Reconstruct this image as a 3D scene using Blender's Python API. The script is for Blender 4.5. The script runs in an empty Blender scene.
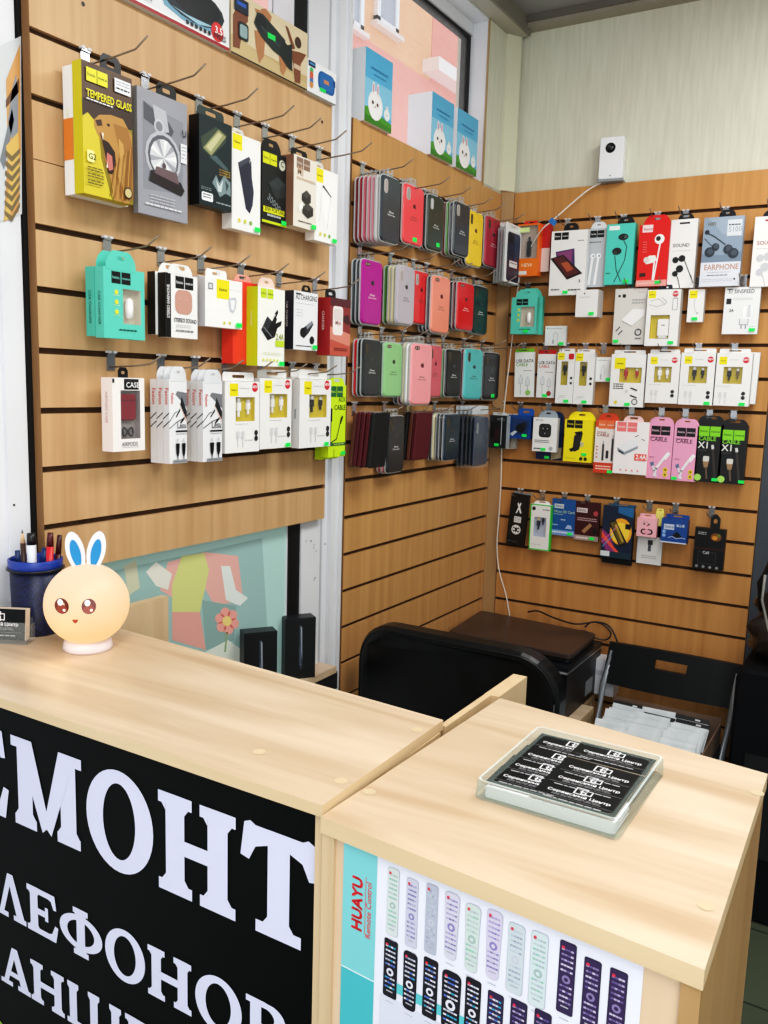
import bpy, bmesh, math, random
from mathutils import Vector, Matrix
random.seed(7)
PI = math.pi
COL = bpy.context.scene.collection
bpy.context.scene.view_settings.view_transform = 'Standard'
bpy.context.scene.view_settings.exposure = 0.0
vs_ = bpy.context.scene.view_settings; vs_.use_curve_mapping = True
cv_ = vs_.curve_mapping.curves[3]
cv_.points.new(.06, .040); cv_.points.new(.25, .245); cv_.points.new(.6, .63)
vs_.curve_mapping.update()

# ------------------------------------------------------------------ camera model (used to place things on their real planes)
F = 859.40333
RC = Matrix(((0.8534151403722967, 0.5204252844303527, 0.028984849644590555),
             (0.10164152916588612, -0.11161978004775572, -0.9885393387472807),
             (-0.5112255839961, 0.8465805029810674, -0.1481548319838726)))
CP = Vector((1.24991, -2.80673, 1.50048))

def on(u, v, ax, val):
    d = RC.transposed() @ Vector(((u - 384) / F, (v - 512) / F, 1.0))
    return CP + d * ((val - CP[ax]) / d[ax])

def along(u, A, D):
    """point on the line A + t*D that the photo shows at column u"""
    k = (u - 384) / F
    a = RC @ (Vector(A) - CP); d = RC @ Vector(D)
    return Vector(A) + Vector(D) * (-(a.x - k * a.z) / (d.x - k * d.z))

cam = bpy.data.cameras.new('camera'); camo = bpy.data.objects.new('camera', cam); COL.objects.link(camo)
cam.sensor_fit = 'VERTICAL'; cam.sensor_height = 36; cam.lens = F / 1024 * 36; cam.clip_start = 0.02
M = Matrix((RC[0], -RC[1], -RC[2])).transposed().to_4x4(); M.translation = CP
camo.matrix_world = M
bpy.context.scene.camera = camo

# ------------------------------------------------------------------ materials
def lin(c):
    if isinstance(c, str):
        c = [int(c[i:i + 2], 16) / 255 for i in (0, 2, 4)]
    return tuple((x / 12.92 if x <= 0.04045 else ((x + 0.055) / 1.055) ** 2.4) for x in c) + (1.0,)

MATS = {}
def mat(c, rough=0.4, metal=0.0, emit=0.0, alpha=1.0, spec=0.5):
    k = (c, rough, metal, emit, alpha, spec)
    if k in MATS: return MATS[k]
    m = bpy.data.materials.new('mat_' + str(len(MATS))); m.use_nodes = True
    nt = m.node_tree; b = nt.nodes['Principled BSDF']
    L = lin(c)
    b.inputs['Base Color'].default_value = L
    b.inputs['Roughness'].default_value = rough
    b.inputs['Metallic'].default_value = metal
    b.inputs['Specular IOR Level'].default_value = spec
    b.inputs['Alpha'].default_value = alpha
    if emit:
        b.inputs['Emission Color'].default_value = L; b.inputs['Emission Strength'].default_value = emit
    MATS[k] = m
    return m

def noise_mat(name, c1, c2, scale=(1, 1, 1), nscale=5.0, detail=6, rough=0.5, lo=.3, hi=.7, bump=0.0, distort=0.0, spec=.4):
    m = bpy.data.materials.new(name); m.use_nodes = True
    nt = m.node_tree; b = nt.nodes['Principled BSDF']
    tc = nt.nodes.new('ShaderNodeTexCoord'); mp = nt.nodes.new('ShaderNodeMapping')
    mp.inputs['Scale'].default_value = scale
    nz = nt.nodes.new('ShaderNodeTexNoise'); nz.inputs['Scale'].default_value = nscale
    nz.inputs['Detail'].default_value = detail; nz.inputs['Distortion'].default_value = distort
    cr = nt.nodes.new('ShaderNodeValToRGB')
    cr.color_ramp.elements[0].position = lo; cr.color_ramp.elements[0].color = lin(c1)
    cr.color_ramp.elements[1].position = hi; cr.color_ramp.elements[1].color = lin(c2)
    nt.links.new(tc.outputs['Object'], mp.inputs['Vector']); nt.links.new(mp.outputs['Vector'], nz.inputs['Vector'])
    nt.links.new(nz.outputs['Fac'], cr.inputs['Fac']); nt.links.new(cr.outputs['Color'], b.inputs['Base Color'])
    b.inputs['Roughness'].default_value = rough; b.inputs['Specular IOR Level'].default_value = spec
    if bump:
        bp = nt.nodes.new('ShaderNodeBump'); bp.inputs['Strength'].default_value = bump; bp.inputs['Distance'].default_value = .002
        nt.links.new(nz.outputs['Fac'], bp.inputs['Height']); nt.links.new(bp.outputs['Normal'], b.inputs['Normal'])
    return m

BEECH = noise_mat('beech_slats', 'bd966c', 'd2ae84', (38, 38, 1.3), 1.0, 5, .45, .28, .72, distort=.4)
BEECH3 = noise_mat('beech_slats_middle', 'bb8c57', 'cfa06a', (38, 38, 1.3), 1.0, 5, .45, .28, .72, distort=.4)
BEECH2 = noise_mat('beech_slats_back', 'b8834b', 'cf9a5f', (38, 38, 1.3), 1.0, 5, .45, .28, .72, distort=.4)
GROOVE = noise_mat('groove_brown', '3a2714', '523820', (30, 30, 30), 1.0, 3, .8)
BEECHEDGE = noise_mat('beech_edge', '7c5a38', '94704a', (20, 20, 3), 1.0, 3, .7)
MAPLE = noise_mat('maple_top', 'c0a587', 'dac5ab', (1.6, 16, 16), 1.0, 7, .3, .3, .68, distort=1.0)
MAPLEV = noise_mat('maple_vertical', 'caae88', 'dac29e', (22, 22, 2), 1.0, 6, .4, .25, .75, distort=.8)
MAPLEEDGE = noise_mat('maple_edge', 'd2b78f', 'dcc49e', (3, 3, 30), 1.0, 4, .5)
WALLPAPER = noise_mat('striated_wallpaper', 'd2d2bf', 'dedecd', (90, 90, 7), 1.0, 3, .7, .3, .7, bump=.25)
WHITEPVC = noise_mat('white_upvc', 'dcdee2', 'e6e8ec', (3, 3, 3), 1.0, 3, .35)
CEILM = noise_mat('grey_ceiling', '9a9a98', 'a6a6a4', (3, 3, 3), 1.0, 3, .6)
LEATHER = noise_mat('black_leather', '07090b', '101418', (14, 14, 14), 1.0, 5, .32, bump=.5)
DARKLEATHER = noise_mat('dark_brown_leather', '17120f', '3b302a', (8, 8, 8), 1.0, 5, .3, bump=.6)
CHROME = mat('b9bcc0', .22, .9)
STEEL = mat('8e8072', .3, .45)
CLEAR = mat('e8eef0', .08, 0, 0, .16)
CLEAR2 = mat('dfe6e6', .2, 0, 0, .55)
PANE = mat('eef4f6', .05, 0, 0, .12)
FILM = mat('eef4f6', .08, 0, 0, .05)
GREEN = mat('18e05a', .5, 0, .15)

# ------------------------------------------------------------------ mesh builder
class MB:
    def __init__(s): s.v = []; s.f = []; s.m = []; s.mats = []; s.sm = []
    def mi(s, m):
        if isinstance(m, (str, tuple)): m = mat(m)
        if m not in s.mats: s.mats.append(m)
        return s.mats.index(m)
    def add(s, vs, fs, m, smooth=False):
        o = len(s.v); s.v += [tuple(x) for x in vs]; i = s.mi(m)
        for f in fs: s.f.append(tuple(o + k for k in f)); s.m.append(i); s.sm.append(smooth)
        return s
    def box(s, x0, x1, y0, y1, z0, z1, m, bev=0):
        if bev: return s.rbox(x0, x1, y0, y1, z0, z1, m, bev)
        vs = [(x, y, z) for z in (z0, z1) for y in (y0, y1) for x in (x0, x1)]
        return s.add(vs, [(0, 2, 3, 1), (4, 5, 7, 6), (0, 1, 5, 4), (2, 6, 7, 3), (0, 4, 6, 2), (1, 3, 7, 5)], m)
    def rbox(s, x0, x1, y0, y1, z0, z1, m, r, n=3):
        """box with rounded corners seen from -y and eased front/back edges"""
        cx, cz = (x0 + x1) / 2, (z0 + z1) / 2
        o = rrect(x1 - x0, z1 - z0, r, n); e = min(r * .35, abs(y1 - y0) * .3)
        i = rrect(x1 - x0 - 2 * e, z1 - z0 - 2 * e, max(r - e, r * .3), n)
        return s.loft([[(cx + p[0], y, cz + p[1]) for p in q] for q, y in ((i, y0), (o, y0 + e), (o, y1 - e), (i, y1))], m)
    def loft(s, rings, m, caps=True, smooth=False, closed=True):
        n = len(rings[0]); vs = [p for r in rings for p in r]; fs = []
        for k in range(len(rings) - 1):
            for j in range(n if closed else n - 1):
                a, b = k * n + j, k * n + (j + 1) % n
                fs.append((a, b, b + n, a + n))
        s.add(vs, fs, m, smooth)
        if caps:
            o = len(s.v) - len(vs); i = s.mi(m)
            s.f.append(tuple(o + j for j in reversed(range(n)))); s.m.append(i); s.sm.append(False)
            s.f.append(tuple(o + (len(rings) - 1) * n + j for j in range(n))); s.m.append(i); s.sm.append(False)
        return s
    def prism(s, pts, y0, y1, m):
        return s.loft([[(p[0], y, p[1]) for p in pts] for y in (y0, y1)], m)
    def flat(s, pts, y, m):
        return s.add([(p[0], y, p[1]) for p in pts], [tuple(range(len(pts)))], m)
    def ring(s, outer, inner, y0, y1, m):
        n = len(outer); rs = [[(p[0], y, p[1]) for p in q] for q, y in ((outer, y0), (inner, y0), (inner, y1), (outer, y1))]
        vs = [p for r in rs for p in r]; fs = []
        for k in range(4):
            for j in range(n):
                a, b = k * n + j, k * n + (j + 1) % n; c = ((k + 1) % 4) * n
                fs.append((a, b, c + (j + 1) % n, c + j))
        return s.add(vs, fs, m)
    def tube(s, path, r, m, n=6, smooth=True):
        P = [Vector(p) for p in path]; rings = []; up = Vector((.13, .27, 1)).normalized()
        for k, p in enumerate(P):
            t = ((P[k + 1] - p).normalized() if k < len(P) - 1 else Vector()) + ((p - P[k - 1]).normalized() if k else Vector())
            t.normalize(); a = t.cross(up)
            if a.length < .05: a = t.cross(Vector((1, 0, 0)))
            a.normalize(); b = t.cross(a); rr = r[k] if isinstance(r, (list, tuple)) else r
            rings.append([p + (a * math.cos(2 * PI * j / n) + b * math.sin(2 * PI * j / n)) * rr for j in range(n)])
        return s.loft(rings, m, True, smooth)
    def lathe(s, prof, m, c=(0, 0, 0), n=32, smooth=True):
        rings = [[(c[0] + r * math.cos(2 * PI * j / n), c[1] + r * math.sin(2 * PI * j / n), c[2] + z) for j in range(n)] for r, z in prof]
        return s.loft(rings, m, True, smooth)
    def ball(s, c, rx, ry, rz, m, n=20):
        prof = [(max(1e-4, math.sin(PI * k / n)), -math.cos(PI * k / n)) for k in range(n + 1)]
        rings = [[(c[0] + rx * r * math.cos(2 * PI * j / n), c[1] + ry * r * math.sin(2 * PI * j / n), c[2] + rz * z) for j in range(n)] for r, z in prof]
        return s.loft(rings, m, False, True)
    def text(s, txt, x, y, z, size, m, align='l', xs=1.0, rot=0):
        vs, fs, w = tmesh(txt)
        if not vs: return s
        ox = {'l': 0, 'c': -w / 2, 'r': -w}[align]; ca, sa = math.cos(rot), math.sin(rot)
        out = []
        for p in vs:
            a, b = (p[0] + ox) * size * xs, p[1] * size
            out.append((x + a * ca - b * sa, y, z + a * sa + b * ca))
        return s.add(out, fs, m)
    def build(s, name, parent=None, world=False, loc=None, rotz=0):
        me = bpy.data.meshes.new(name)
        off = parent.location if (parent and world) else Vector((0, 0, 0))
        me.from_pydata([Vector(p) - off for p in s.v], [], s.f)
        for m in s.mats: me.materials.append(m)
        me.polygons.foreach_set('material_index', s.m); me.polygons.foreach_set('use_smooth', s.sm)
        bm = bmesh.new(); bm.from_mesh(me)
        if not s.keep: bmesh.ops.recalc_face_normals(bm, faces=bm.faces)
        bm.to_mesh(me); bm.free(); me.update()
        o = bpy.data.objects.new(name, me); COL.objects.link(o)
        if parent: o.parent = parent
        if loc is not None: o.location = loc
        o.rotation_euler.z = rotz
        return o
    keep = False

def rrect(w, h, r, n=4, cx=0, cz=0):
    r = min(r, w / 2, h / 2); out = []
    for qx, qz, a0 in ((1, 1, 0), (-1, 1, 90), (-1, -1, 180), (1, -1, 270)):
        for k in range(n + 1):
            a = math.radians(a0 + 90 * k / n)
            out.append((cx + qx * (w / 2 - r) + r * math.cos(a), cz + qz * (h / 2 - r) + r * math.sin(a)))
    return out
def ell(cx, cz, rx, rz, n=18):
    return [(cx + rx * math.cos(2 * PI * k / n), cz + rz * math.sin(2 * PI * k / n)) for k in range(n)]
def cast(poly, c, a):
    """where the ray from c at angle a leaves the polygon"""
    d = (math.cos(a), math.sin(a)); best = None
    for k in range(len(poly)):
        p, q = poly[k], poly[(k + 1) % len(poly)]
        ex, ez = q[0] - p[0], q[1] - p[1]; den = d[0] * ez - d[1] * ex
        if abs(den) < 1e-12: continue
        t = ((p[0] - c[0]) * ez - (p[1] - c[1]) * ex) / den; u = ((p[0] - c[0]) * d[1] - (p[1] - c[1]) * d[0]) / den
        if t > 0 and -1e-6 <= u <= 1 + 1e-6 and (best is None or t > best): best = t
    return (c[0] + d[0] * best, c[1] + d[1] * best)

TM = {}
def tmesh(txt):
    if txt in TM: return TM[txt]
    cu = bpy.data.curves.new('txt', 'FONT'); cu.body = txt; cu.size = 1.38; cu.resolution_u = 2; cu.offset = .018
    ob = bpy.data.objects.new('txt', cu)
    me = bpy.data.meshes.new_from_object(ob)
    vs = [(v.co.x, v.co.y) for v in me.vertices]; fs = [tuple(p.vertices) for p in me.polygons]
    w = max([v[0] for v in vs], default=0)
    bpy.data.objects.remove(ob); bpy.data.curves.remove(cu); bpy.data.meshes.remove(me)
    TM[txt] = (vs, fs, w)
    return TM[txt]

def thing(name, label, cat, loc=(0, 0, 0), rotz=0, group=None):
    o = bpy.data.objects.new(name, None); COL.objects.link(o); o.location = loc; o.rotation_euler.z = rotz
    o.empty_display_size = .02; o['label'] = label; o['category'] = cat
    if group: o['group'] = group
    return o
def tag(o, label, cat, group=None):
    o['label'] = label; o['category'] = cat
    if group: o['group'] = group
    return o
def struct(o): o['kind'] = 'structure'; return o
def dup(root, loc=None, rotz=None, label=None, group=None, scale=None):
    r = root.copy(); COL.objects.link(r)
    if loc is not None: r.location = loc
    if rotz is not None: r.rotation_euler.z = rotz
    if label: r['label'] = label
    if group: r['group'] = group
    if scale: r.scale = scale
    for ch in list(root.children):
        c = ch.copy(); COL.objects.link(c); c.parent = r
        for g in list(ch.children):
            d = g.copy(); COL.objects.link(d); d.parent = c
    return r

# ------------------------------------------------------------------ printed art on the front of a package (u right, v up, 0..1)
class Art:
    def __init__(s, mb, w, h, y): s.mb, s.w, s.h, s.y, s.k = mb, w, h, y, 0
    def n(s): s.k += 1; return s.y - .00012 * s.k
    def X(s, u): return (u - .5) * s.w
    def Z(s, v): return v * s.h
    def p(s, pts, c): s.mb.flat([(s.X(a), s.Z(b)) for a, b in pts], s.n(), c); return s
    def r(s, u0, v0, u1, v1, c): return s.p([(u0, v0), (u1, v0), (u1, v1), (u0, v1)], c)
    def rr(s, u0, v0, u1, v1, c, r=.2):
        w, h = (u1 - u0) * s.w, (v1 - v0) * s.h
        s.mb.flat(rrect(w, h, r * min(w, h), 3, s.X((u0 + u1) / 2), s.Z((v0 + v1) / 2)), s.n(), c); return s
    def e(s, u, v, ru, c, rv=None, n=16):
        a = ru * s.w; b = a if rv is None else rv * s.h
        s.mb.flat(ell(s.X(u), s.Z(v), a, b, n), s.n(), c); return s
    def l(s, pts, wd, c):
        y = s.n(); h = wd * s.w / 2
        for (a, b), (d, e) in zip(pts, pts[1:]):
            p, q = Vector((s.X(a), s.Z(b))), Vector((s.X(d), s.Z(e))); t = (q - p)
            if t.length < 1e-9: continue
            t.normalize(); nn = Vector((-t.y, t.x)) * h; t = t * h * .5
            s.mb.flat([p - nn - t, q - nn + t, q + nn + t, p + nn - t], y, c)
        return s
    def t(s, txt, u, v, size, c, align='l', xs=1.0, rot=0):
        W = tmesh(txt)[2] * size * xs
        if not rot:
            lim = .96 - u if align == 'l' else (2 * min(u, 1 - u) - .06 if align == 'c' else u - .04)
            if W > lim: xs *= lim / W
        s.mb.text(txt, s.X(u), s.n(), s.Z(v), size * s.w, c, align, xs, rot); return s
    def fine(s, u0, u1, v, c, rows=1, gap=.02, th=.006):
        y = s.n()
        for k in range(rows):
            x = u0
            rr = random.Random(int(u0 * 999 + v * 777) + k)
            while x < u1 - .02:
                e = min(u1, x + rr.uniform(.04, .12)); z = v - k * gap
                s.mb.flat([(s.X(x), s.Z(z)), (s.X(e), s.Z(z)), (s.X(e), s.Z(z + th)), (s.X(x), s.Z(z + th))], y, c); x = e + .015
        return s
    def squares(s, u0, v1, w, bg, fg, gap=.02):
        """two square logo tiles side by side"""
        hh = w * s.w / s.h
        for k, tx in enumerate(('hoco.', 'PREMIUM')):
            a = u0 + k * (w + gap); s.r(a, v1 - hh, a + w, v1, bg)
            s.t(tx, a + w / 2, v1 - hh * .6, w * (.26 if k == 0 else .15), fg, 'c')
        return s
    def yellow(s, u0, v1, w):
        hh = w * s.w / s.h; s.r(u0, v1 - hh, u0 + w, v1, 'f4e61c'); s.t('baseus', u0 + w / 2, v1 - hh * .58, w * .17, '3c3a10', 'c'); return s
    def red(s, u, v, r=.09):
        s.e(u, v, r, 'd7303f'); s.t('NEW', u, v - .01, r * .6, 'ffffff', 'c'); return s

def tab_poly(w, h, kind):
    if kind == 'round':      # arch
        r = w / 2; hb = max(0.0, h - r * .9); pts = [(-w / 2, 0)] if hb else []
        pts = [(w / 2, -.004)] + [(w / 2 * math.cos(PI * k / 12), hb + (h - hb) * math.sin(PI * k / 12)) for k in range(13)] + [(-w / 2, -.004)]
        return pts
    return [(w / 2, -.004), (w / 2, h * .7), (w / 2 - h * .25, h), (-w / 2 + h * .25, h), (-w / 2, h * .7), (-w / 2, -.004)]

def plug(mb, x, z, y, s, col, metal='c9c9cc'):
    """a cable end: metal tip up, body, lead running down"""
    mb.box(x - .38 * s, x + .38 * s, y - .0018, y + .0018, z - .8 * s, z, metal)
    mb.box(x - .55 * s, x + .55 * s, y - .0026, y + .0026, z - 2.4 * s, z - .8 * s, col)
    mb.box(x - .24 * s, x + .24 * s, y - .0018, y + .0018, z - 3.6 * s, z - 2.4 * s, col)

def side_text(root, w, t, h, txt, size, col, v=.5):
    """lettering running down the left side face of a carton"""
    vs, fs, tw = tmesh(txt); m = MB(); m.keep = True
    m.add([(-w / 2 - .0004, -t * .36 + (-p[1]) * size + size * .0 - 0.0, v * h + tw * size / 2 - p[0] * size) for p in vs], fs, col)
    return m.build('side_print', root)
PACKS = []
def pack(side, tl, br, d, t, name, label, cat, col, art=None, scol=None, tab=None, win=None, sticker=None, group=None, tilt=0.0, lean=0.0, shift=(0, 0)):
    ax = 0 if side == 'L' else 1
    dv = d if side == 'L' else -d
    P, Q = on(tl[0], tl[1], ax, dv), on(br[0], br[1], ax, dv)
    a0, a1, z1, z0 = (P.y, Q.y, P.z, Q.z) if side == 'L' else (P.x, Q.x, P.z, Q.z)
    w, h = a1 - a0, z1 - z0; c = (a0 + a1) / 2 + shift[0]; z0 += shift[1]
    loc, rz = ((d - t, c, z0), PI / 2) if side == 'L' else ((c, -(d - t), z0), 0)
    root = thing(name, label, cat, loc, rz, group)
    root.rotation_euler = (lean, tilt, rz)
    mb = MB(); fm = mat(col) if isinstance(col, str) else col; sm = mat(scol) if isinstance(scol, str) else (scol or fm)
    x0, x1 = -w / 2, w / 2
    if win:
        u0, v0, u1, v1 = win['rect']; dep = min(win.get('depth', .008), t * .7)
        wx0, wx1, wz0, wz1 = (u0 - .5) * w, (u1 - .5) * w, v0 * h, v1 * h
        o = [(x0, 0), (x1, 0), (x1, h), (x0, h)]; i = [(wx0, wz0), (wx1, wz0), (wx1, wz1), (wx0, wz1)]
        vs = [(p[0], -t, p[1]) for p in o] + [(p[0], -t, p[1]) for p in i] + [(p[0], -t + dep, p[1]) for p in i]
        mb.add(vs, [(k, (k + 1) % 4, 4 + (k + 1) % 4, 4 + k) for k in range(4)], fm)
        bm_ = mat(win['back'])
        mb.add(vs, [(4 + k, 4 + (k + 1) % 4, 8 + (k + 1) % 4, 8 + k) for k in range(4)], bm_)
        mb.add(vs[8:], [(0, 1, 2, 3)], bm_)
    else:
        mb.add([(x0, -t, 0), (x1, -t, 0), (x1, -t, h), (x0, -t, h)], [(0, 1, 2, 3)], fm)
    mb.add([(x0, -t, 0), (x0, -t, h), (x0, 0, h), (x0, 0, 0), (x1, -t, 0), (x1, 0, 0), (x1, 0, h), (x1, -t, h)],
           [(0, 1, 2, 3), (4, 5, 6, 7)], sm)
    mb.add([(x0, -t, h), (x1, -t, h), (x1, 0, h), (x0, 0, h), (x0, -t, 0), (x0, 0, 0), (x1, 0, 0), (x1, -t, 0), ],
           [(0, 1, 2, 3), (4, 5, 6, 7)], fm)
    mb.add([(x0, 0, 0), (x0, 0, h), (x1, 0, h), (x1, 0, 0)], [(0, 1, 2, 3)], fm)
    if art:
        A = Art(mb, w, h, -t); art(A)
    mb.keep = True
    mb.build('carton', root)
    if tab:
        tc, th, tw, kind = tab[:4]; cx = (tab[4] if len(tab) > 4 else .5); tdp = tab[5] if len(tab) > 5 else .5
        W = tw * w; pl = [(p[0] + (cx - .5) * w, p[1] + h) for p in tab_poly(W, th, kind)]
        hc = ((cx - .5) * w, h + th * .5); n = 28
        hole = [(p[0] + hc[0], p[1] + hc[1]) for p in rrect(W * (.24 if kind == 'round' and th > .023 else .4), th * (.2 if kind == 'round' and th > .023 else .32), th * .15, 6)]
        an = [math.atan2(p[1] - hc[1], p[0] - hc[0]) for p in hole]
        out = [cast(pl, hc, a) for a in an]
        y = -t * tdp
        tm = MB(); tm.ring(out, hole, y - .0006, y + .0006, tc if not isinstance(tc, str) else mat(tc, .35)); tm.build('hang_tab', root)
    if win:
        if win.get('items'):
            pm = MB()
            for it in win['items']: it(pm, w, h, -t + dep * .5)
            pm.build(win.get('product', 'cable_plug'), root)
        pm = MB(); pm.flat([(wx0, wz0), (wx1, wz0), (wx1, wz1), (wx0, wz1)], -t + .0004, FILM); pm.build('clear_window', root)
    if sticker:
        sx, sz = (sticker[0] - .5) * w, sticker[1] * h
        s_ = MB(); sw = .0085
        s_.box(sx - sw, sx + sw, -t - .0042, -t - .0036, sz - .0045, sz + .0045, GREEN)
        s_.text(sticker[2] if len(sticker) > 2 else '', sx, -t - .0044, sz - .002, .004, mat('0b5a28'), 'c')
        s_.build('price_sticker', root)
    PACKS.append((side, root, c, z1 + shift[1], w, h, d, t))
    return root
# ================================================================== THE SETTING
GZ = 2.05                                   # height of the first groove under the panel tops
TOPZ = 2.148
def sbox(name, x0, x1, y0, y1, z0, z1, m):
    o = MB().box(x0, x1, y0, y1, z0, z1, m).build(name); return struct(o)

# floor with large tiles
def floor_mat():
    m = bpy.data.materials.new('floor_tiles'); m.use_nodes = True; nt = m.node_tree; b = nt.nodes['Principled BSDF']
    tc = nt.nodes.new('ShaderNodeTexCoord'); br = nt.nodes.new('ShaderNodeTexBrick'); br.offset = 0
    br.inputs['Scale'].default_value = 1; br.inputs['Brick Width'].default_value = .33; br.inputs['Row Height'].default_value = .33
    br.inputs['Mortar Size'].default_value = .004
    br.inputs['Color1'].default_value = lin('59614f'); br.inputs['Color2'].default_value = lin('535b4b'); br.inputs['Mortar'].default_value = lin('3a3d36')
    nt.links.new(tc.outputs['Object'], br.inputs['Vector']); nt.links.new(br.outputs['Color'], b.inputs['Base Color'])
    b.inputs['Roughness'].default_value = .35
    return m
struct(MB().box(-.12, 2.4, -4.2, .06, -.05, 0, floor_mat()).build('floor'))
CZ = 2.69
struct(MB().box(-.2, 2.4, -4.2, .06, CZ, CZ + .05, CEILM).build('ceiling'))
struct(MB().box(-.12, 2.4, .02, .08, 0, CZ, WALLPAPER).build('wall_back'))
sbox('wall_right', 2.3, 2.36, -2.6, .02, 0, CZ, mat('d8d8d0', .7))
# dark grey cladding to the right of the slat wall
sbox('trim_1', .8845, 2.3, .008, .02, 0, 2.0, noise_mat('blue_grey_board', '474d55', '565c64', (4, 4, 4), 1.0, 3, .6))

# left wall: white panel near the camera
sbox('wall_left', -.11, -.026, -4.2, -1.868, 0, CZ, WHITEPVC)
m = MB()
m.box(-.026, -.02, -1.915, -1.876, 0, CZ, WHITEPVC)
for u, v in ((14, 505), (34, 501)):
    p = on(u, v, 0, -.02); m.box(-.02, -.0195, p.y - .0018, p.y + .0018, p.z - .0018, p.z + .0018, '15151a')
struct(m.build('trim_2'))
MB().box(-.09, -.019, -1.8715, -1.856, .75, CZ, mat('0d0d0f', .6)).build('trim_20')['kind'] = 'structure'
# low white wall under the window and solid wall behind the middle slat panel
sbox('trim_3', -.11, -.05, -1.872, -.945, 0, .745, WHITEPVC)
struct(MB().box(-.11, -.02, -.945, .02, 0, 2.140, mat('cfc9b6', .7)).build('trim_4'))
# post between the two windows, with its profile ridges
m = MB()
YP = on(301, 560, 0, -.02).y
m.box(-.1, -.02, YP, -.945, 0, CZ, WHITEPVC)
m.box(-.02, -.008, -.99, -.945, 0, CZ, WHITEPVC)
m.box(-.02, -.002, -.960, -.945, 0, CZ, WHITEPVC)
m.box(-.0205, -.0195, -1.02, -1.012, 0, CZ, mat('b9bcc2', .5))
for u, v in ((306, 541), (311, 541), (314, 545), (325, 544), (331, 544), (314, 548), (316, 551), (340, 534), (338, 516), (314, 580), (315, 578)):
    p = on(u, v, 0, -.019); s_ = .0022 if u % 2 else .0016
    m.add([(-.0188, p.y + a, p.z + b) for a, b in ell(0, 0, s_, s_, 8)], [tuple(range(8))], '16161a')
struct(m.build('trim_5'))
# upper wall right of the window: splayed white reveal, pilaster and corner trims
m = MB()
m.box(-.1, 0, -.1845, -.1825, 2.14, CZ, WHITEPVC)
m.box(-.003, .003, -.187, -.182, 2.14, 2.64, mat('a8906c', .5))
struct(m.build('trim_6'))
sbox('trim_7', -.11, 0, -.182, .02, 2.14, CZ, WALLPAPER)
struct(MB().prism([(0.0, -.05), (.006, -.05), (.034, -.006), (.034, 0), (0, 0)], 0, 1, mat('d6d6bd', .6)).build('trim_8'))
o = bpy.data.objects['trim_8']; o.data.transform(Matrix(((1, 0, 0, 0), (0, 0, 1, 0), (0, .53, 0, 2.15), (0, 0, 0, 1))))
# brown wooden strip down the corner between the two slat walls
m = MB().prism([(0.0, -.034), (.004, -.034), (.034, -.004), (.034, 0), (0, 0)], 0, 1, noise_mat('corner_strip', '9c7a52', 'b08c60', (20, 20, 1), 1.0, 4, .5))
o = struct(m.build('trim_9')); o.data.transform(Matrix(((1, 0, 0, 0), (0, 0, 1, 0), (0, 2.15, 0, 0), (0, 0, 0, 1))))
# header over the windows, cornices
ZG = on(468, 34, 0, -.064).z
m = MB(); m.box(-.11, -.0, -1.872, -.185, ZG + .035, CZ, WHITEPVC); struct(m.build('trim_10'))
m = MB(); m.box(-.02, .055, -4.2, .0, 2.638, CZ, mat('b4b1a4', .5)); m.box(.055, .062, -4.2, 0, 2.64, CZ, mat('8b877c', .5)); struct(m.build('trim_11'))
m = MB(); m.box(.03, 2.3, -.03, .02, 2.655, CZ, mat('a39d8e', .5)); m.box(.03, 2.3, -.036, -.03, 2.668, CZ, mat('77726a', .5)); struct(m.build('trim_12'))
# window sills (ledges behind the panel tops) and the lower wooden sill
struct(MB().box(-.1, -.019, -1.872, -1.112, 2.13, 2.1475, WHITEPVC).build('trim_13'))
struct(MB().box(-.1, -.019, -.945, -.17, 2.13, 2.1475, WHITEPVC).build('trim_14'))
struct(MB().box(-.08, .035, -1.66, -1.012, .747, .765, MAPLE).build('trim_15'))
m = MB(); m.box(-.02, .03, -1.2, -1.0, .70, .747, '2a2a2c'); struct(m.build('trim_16'))

# windows
FR = WHITEPVC; GK = mat('0d0e10', .5)
YF = on(285.5, 560, 0, -.03).y; YG = on(288.5, 560, 0, -.0245).y
w = thing('window_1', 'large white framed window behind the left slat panel', 'window'); struct(w)
m = MB()
m.box(-.1, -.07, -1.872, -1.84, .75, 2.62, FR); m.box(-.1, -.028, YF, YG, .75, 2.62, FR); m.box(-.1, -.07, -1.84, YF, .745, .775, FR)
m.box(-.1, -.07, -1.84, YF, 2.57, 2.62, FR)
m.build('window_frame', w)
MB().box(-.092, -.0245, YG, YP, .75, 2.62, GK).build('gasket', w)
MB().box(-.088, -.084, -1.84, YF, 1.6, 2.57, PANE).build('glass', w)
# lower half of the pane carries a pale teal printed film
m = MB(); m.keep = True
film = mat('a6c6c0', .25, 0, .22)  # slight emission, here and on its shapes, stands in for daylight from behind
m.box(-.034, -.030, -1.84, YF, .768, 1.3, film)
def wp(pts, c, k):   # flat film shapes: photo points dropped on the pane
    q = [on(u, v, 0, -.0295 + .0002 * k) for u, v in pts]; m.add([tuple(p) for p in q], [tuple(range(len(q)))], mat(c, .25, 0, .2))
def ellpx(u, v, a, b, n=14): return [(u + a * math.cos(2 * PI * k / n), v + b * math.sin(2 * PI * k / n)) for k in range(n)]
wp([(108, 572), (200, 552), (262, 538), (268, 640), (236, 665), (100, 640)], '94b2ae', 0)
wp([(168, 562), (205, 552), (238, 556), (243, 600), (215, 606), (200, 580), (176, 600), (160, 590)], 'd4a59c', 1)
wp([(182, 556), (204, 553), (209, 570), (200, 612), (172, 612), (172, 585)], 'c3c682', 2)
wp([(172, 612), (200, 612), (206, 650), (172, 640)], 'cf9a90', 2)
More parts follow.
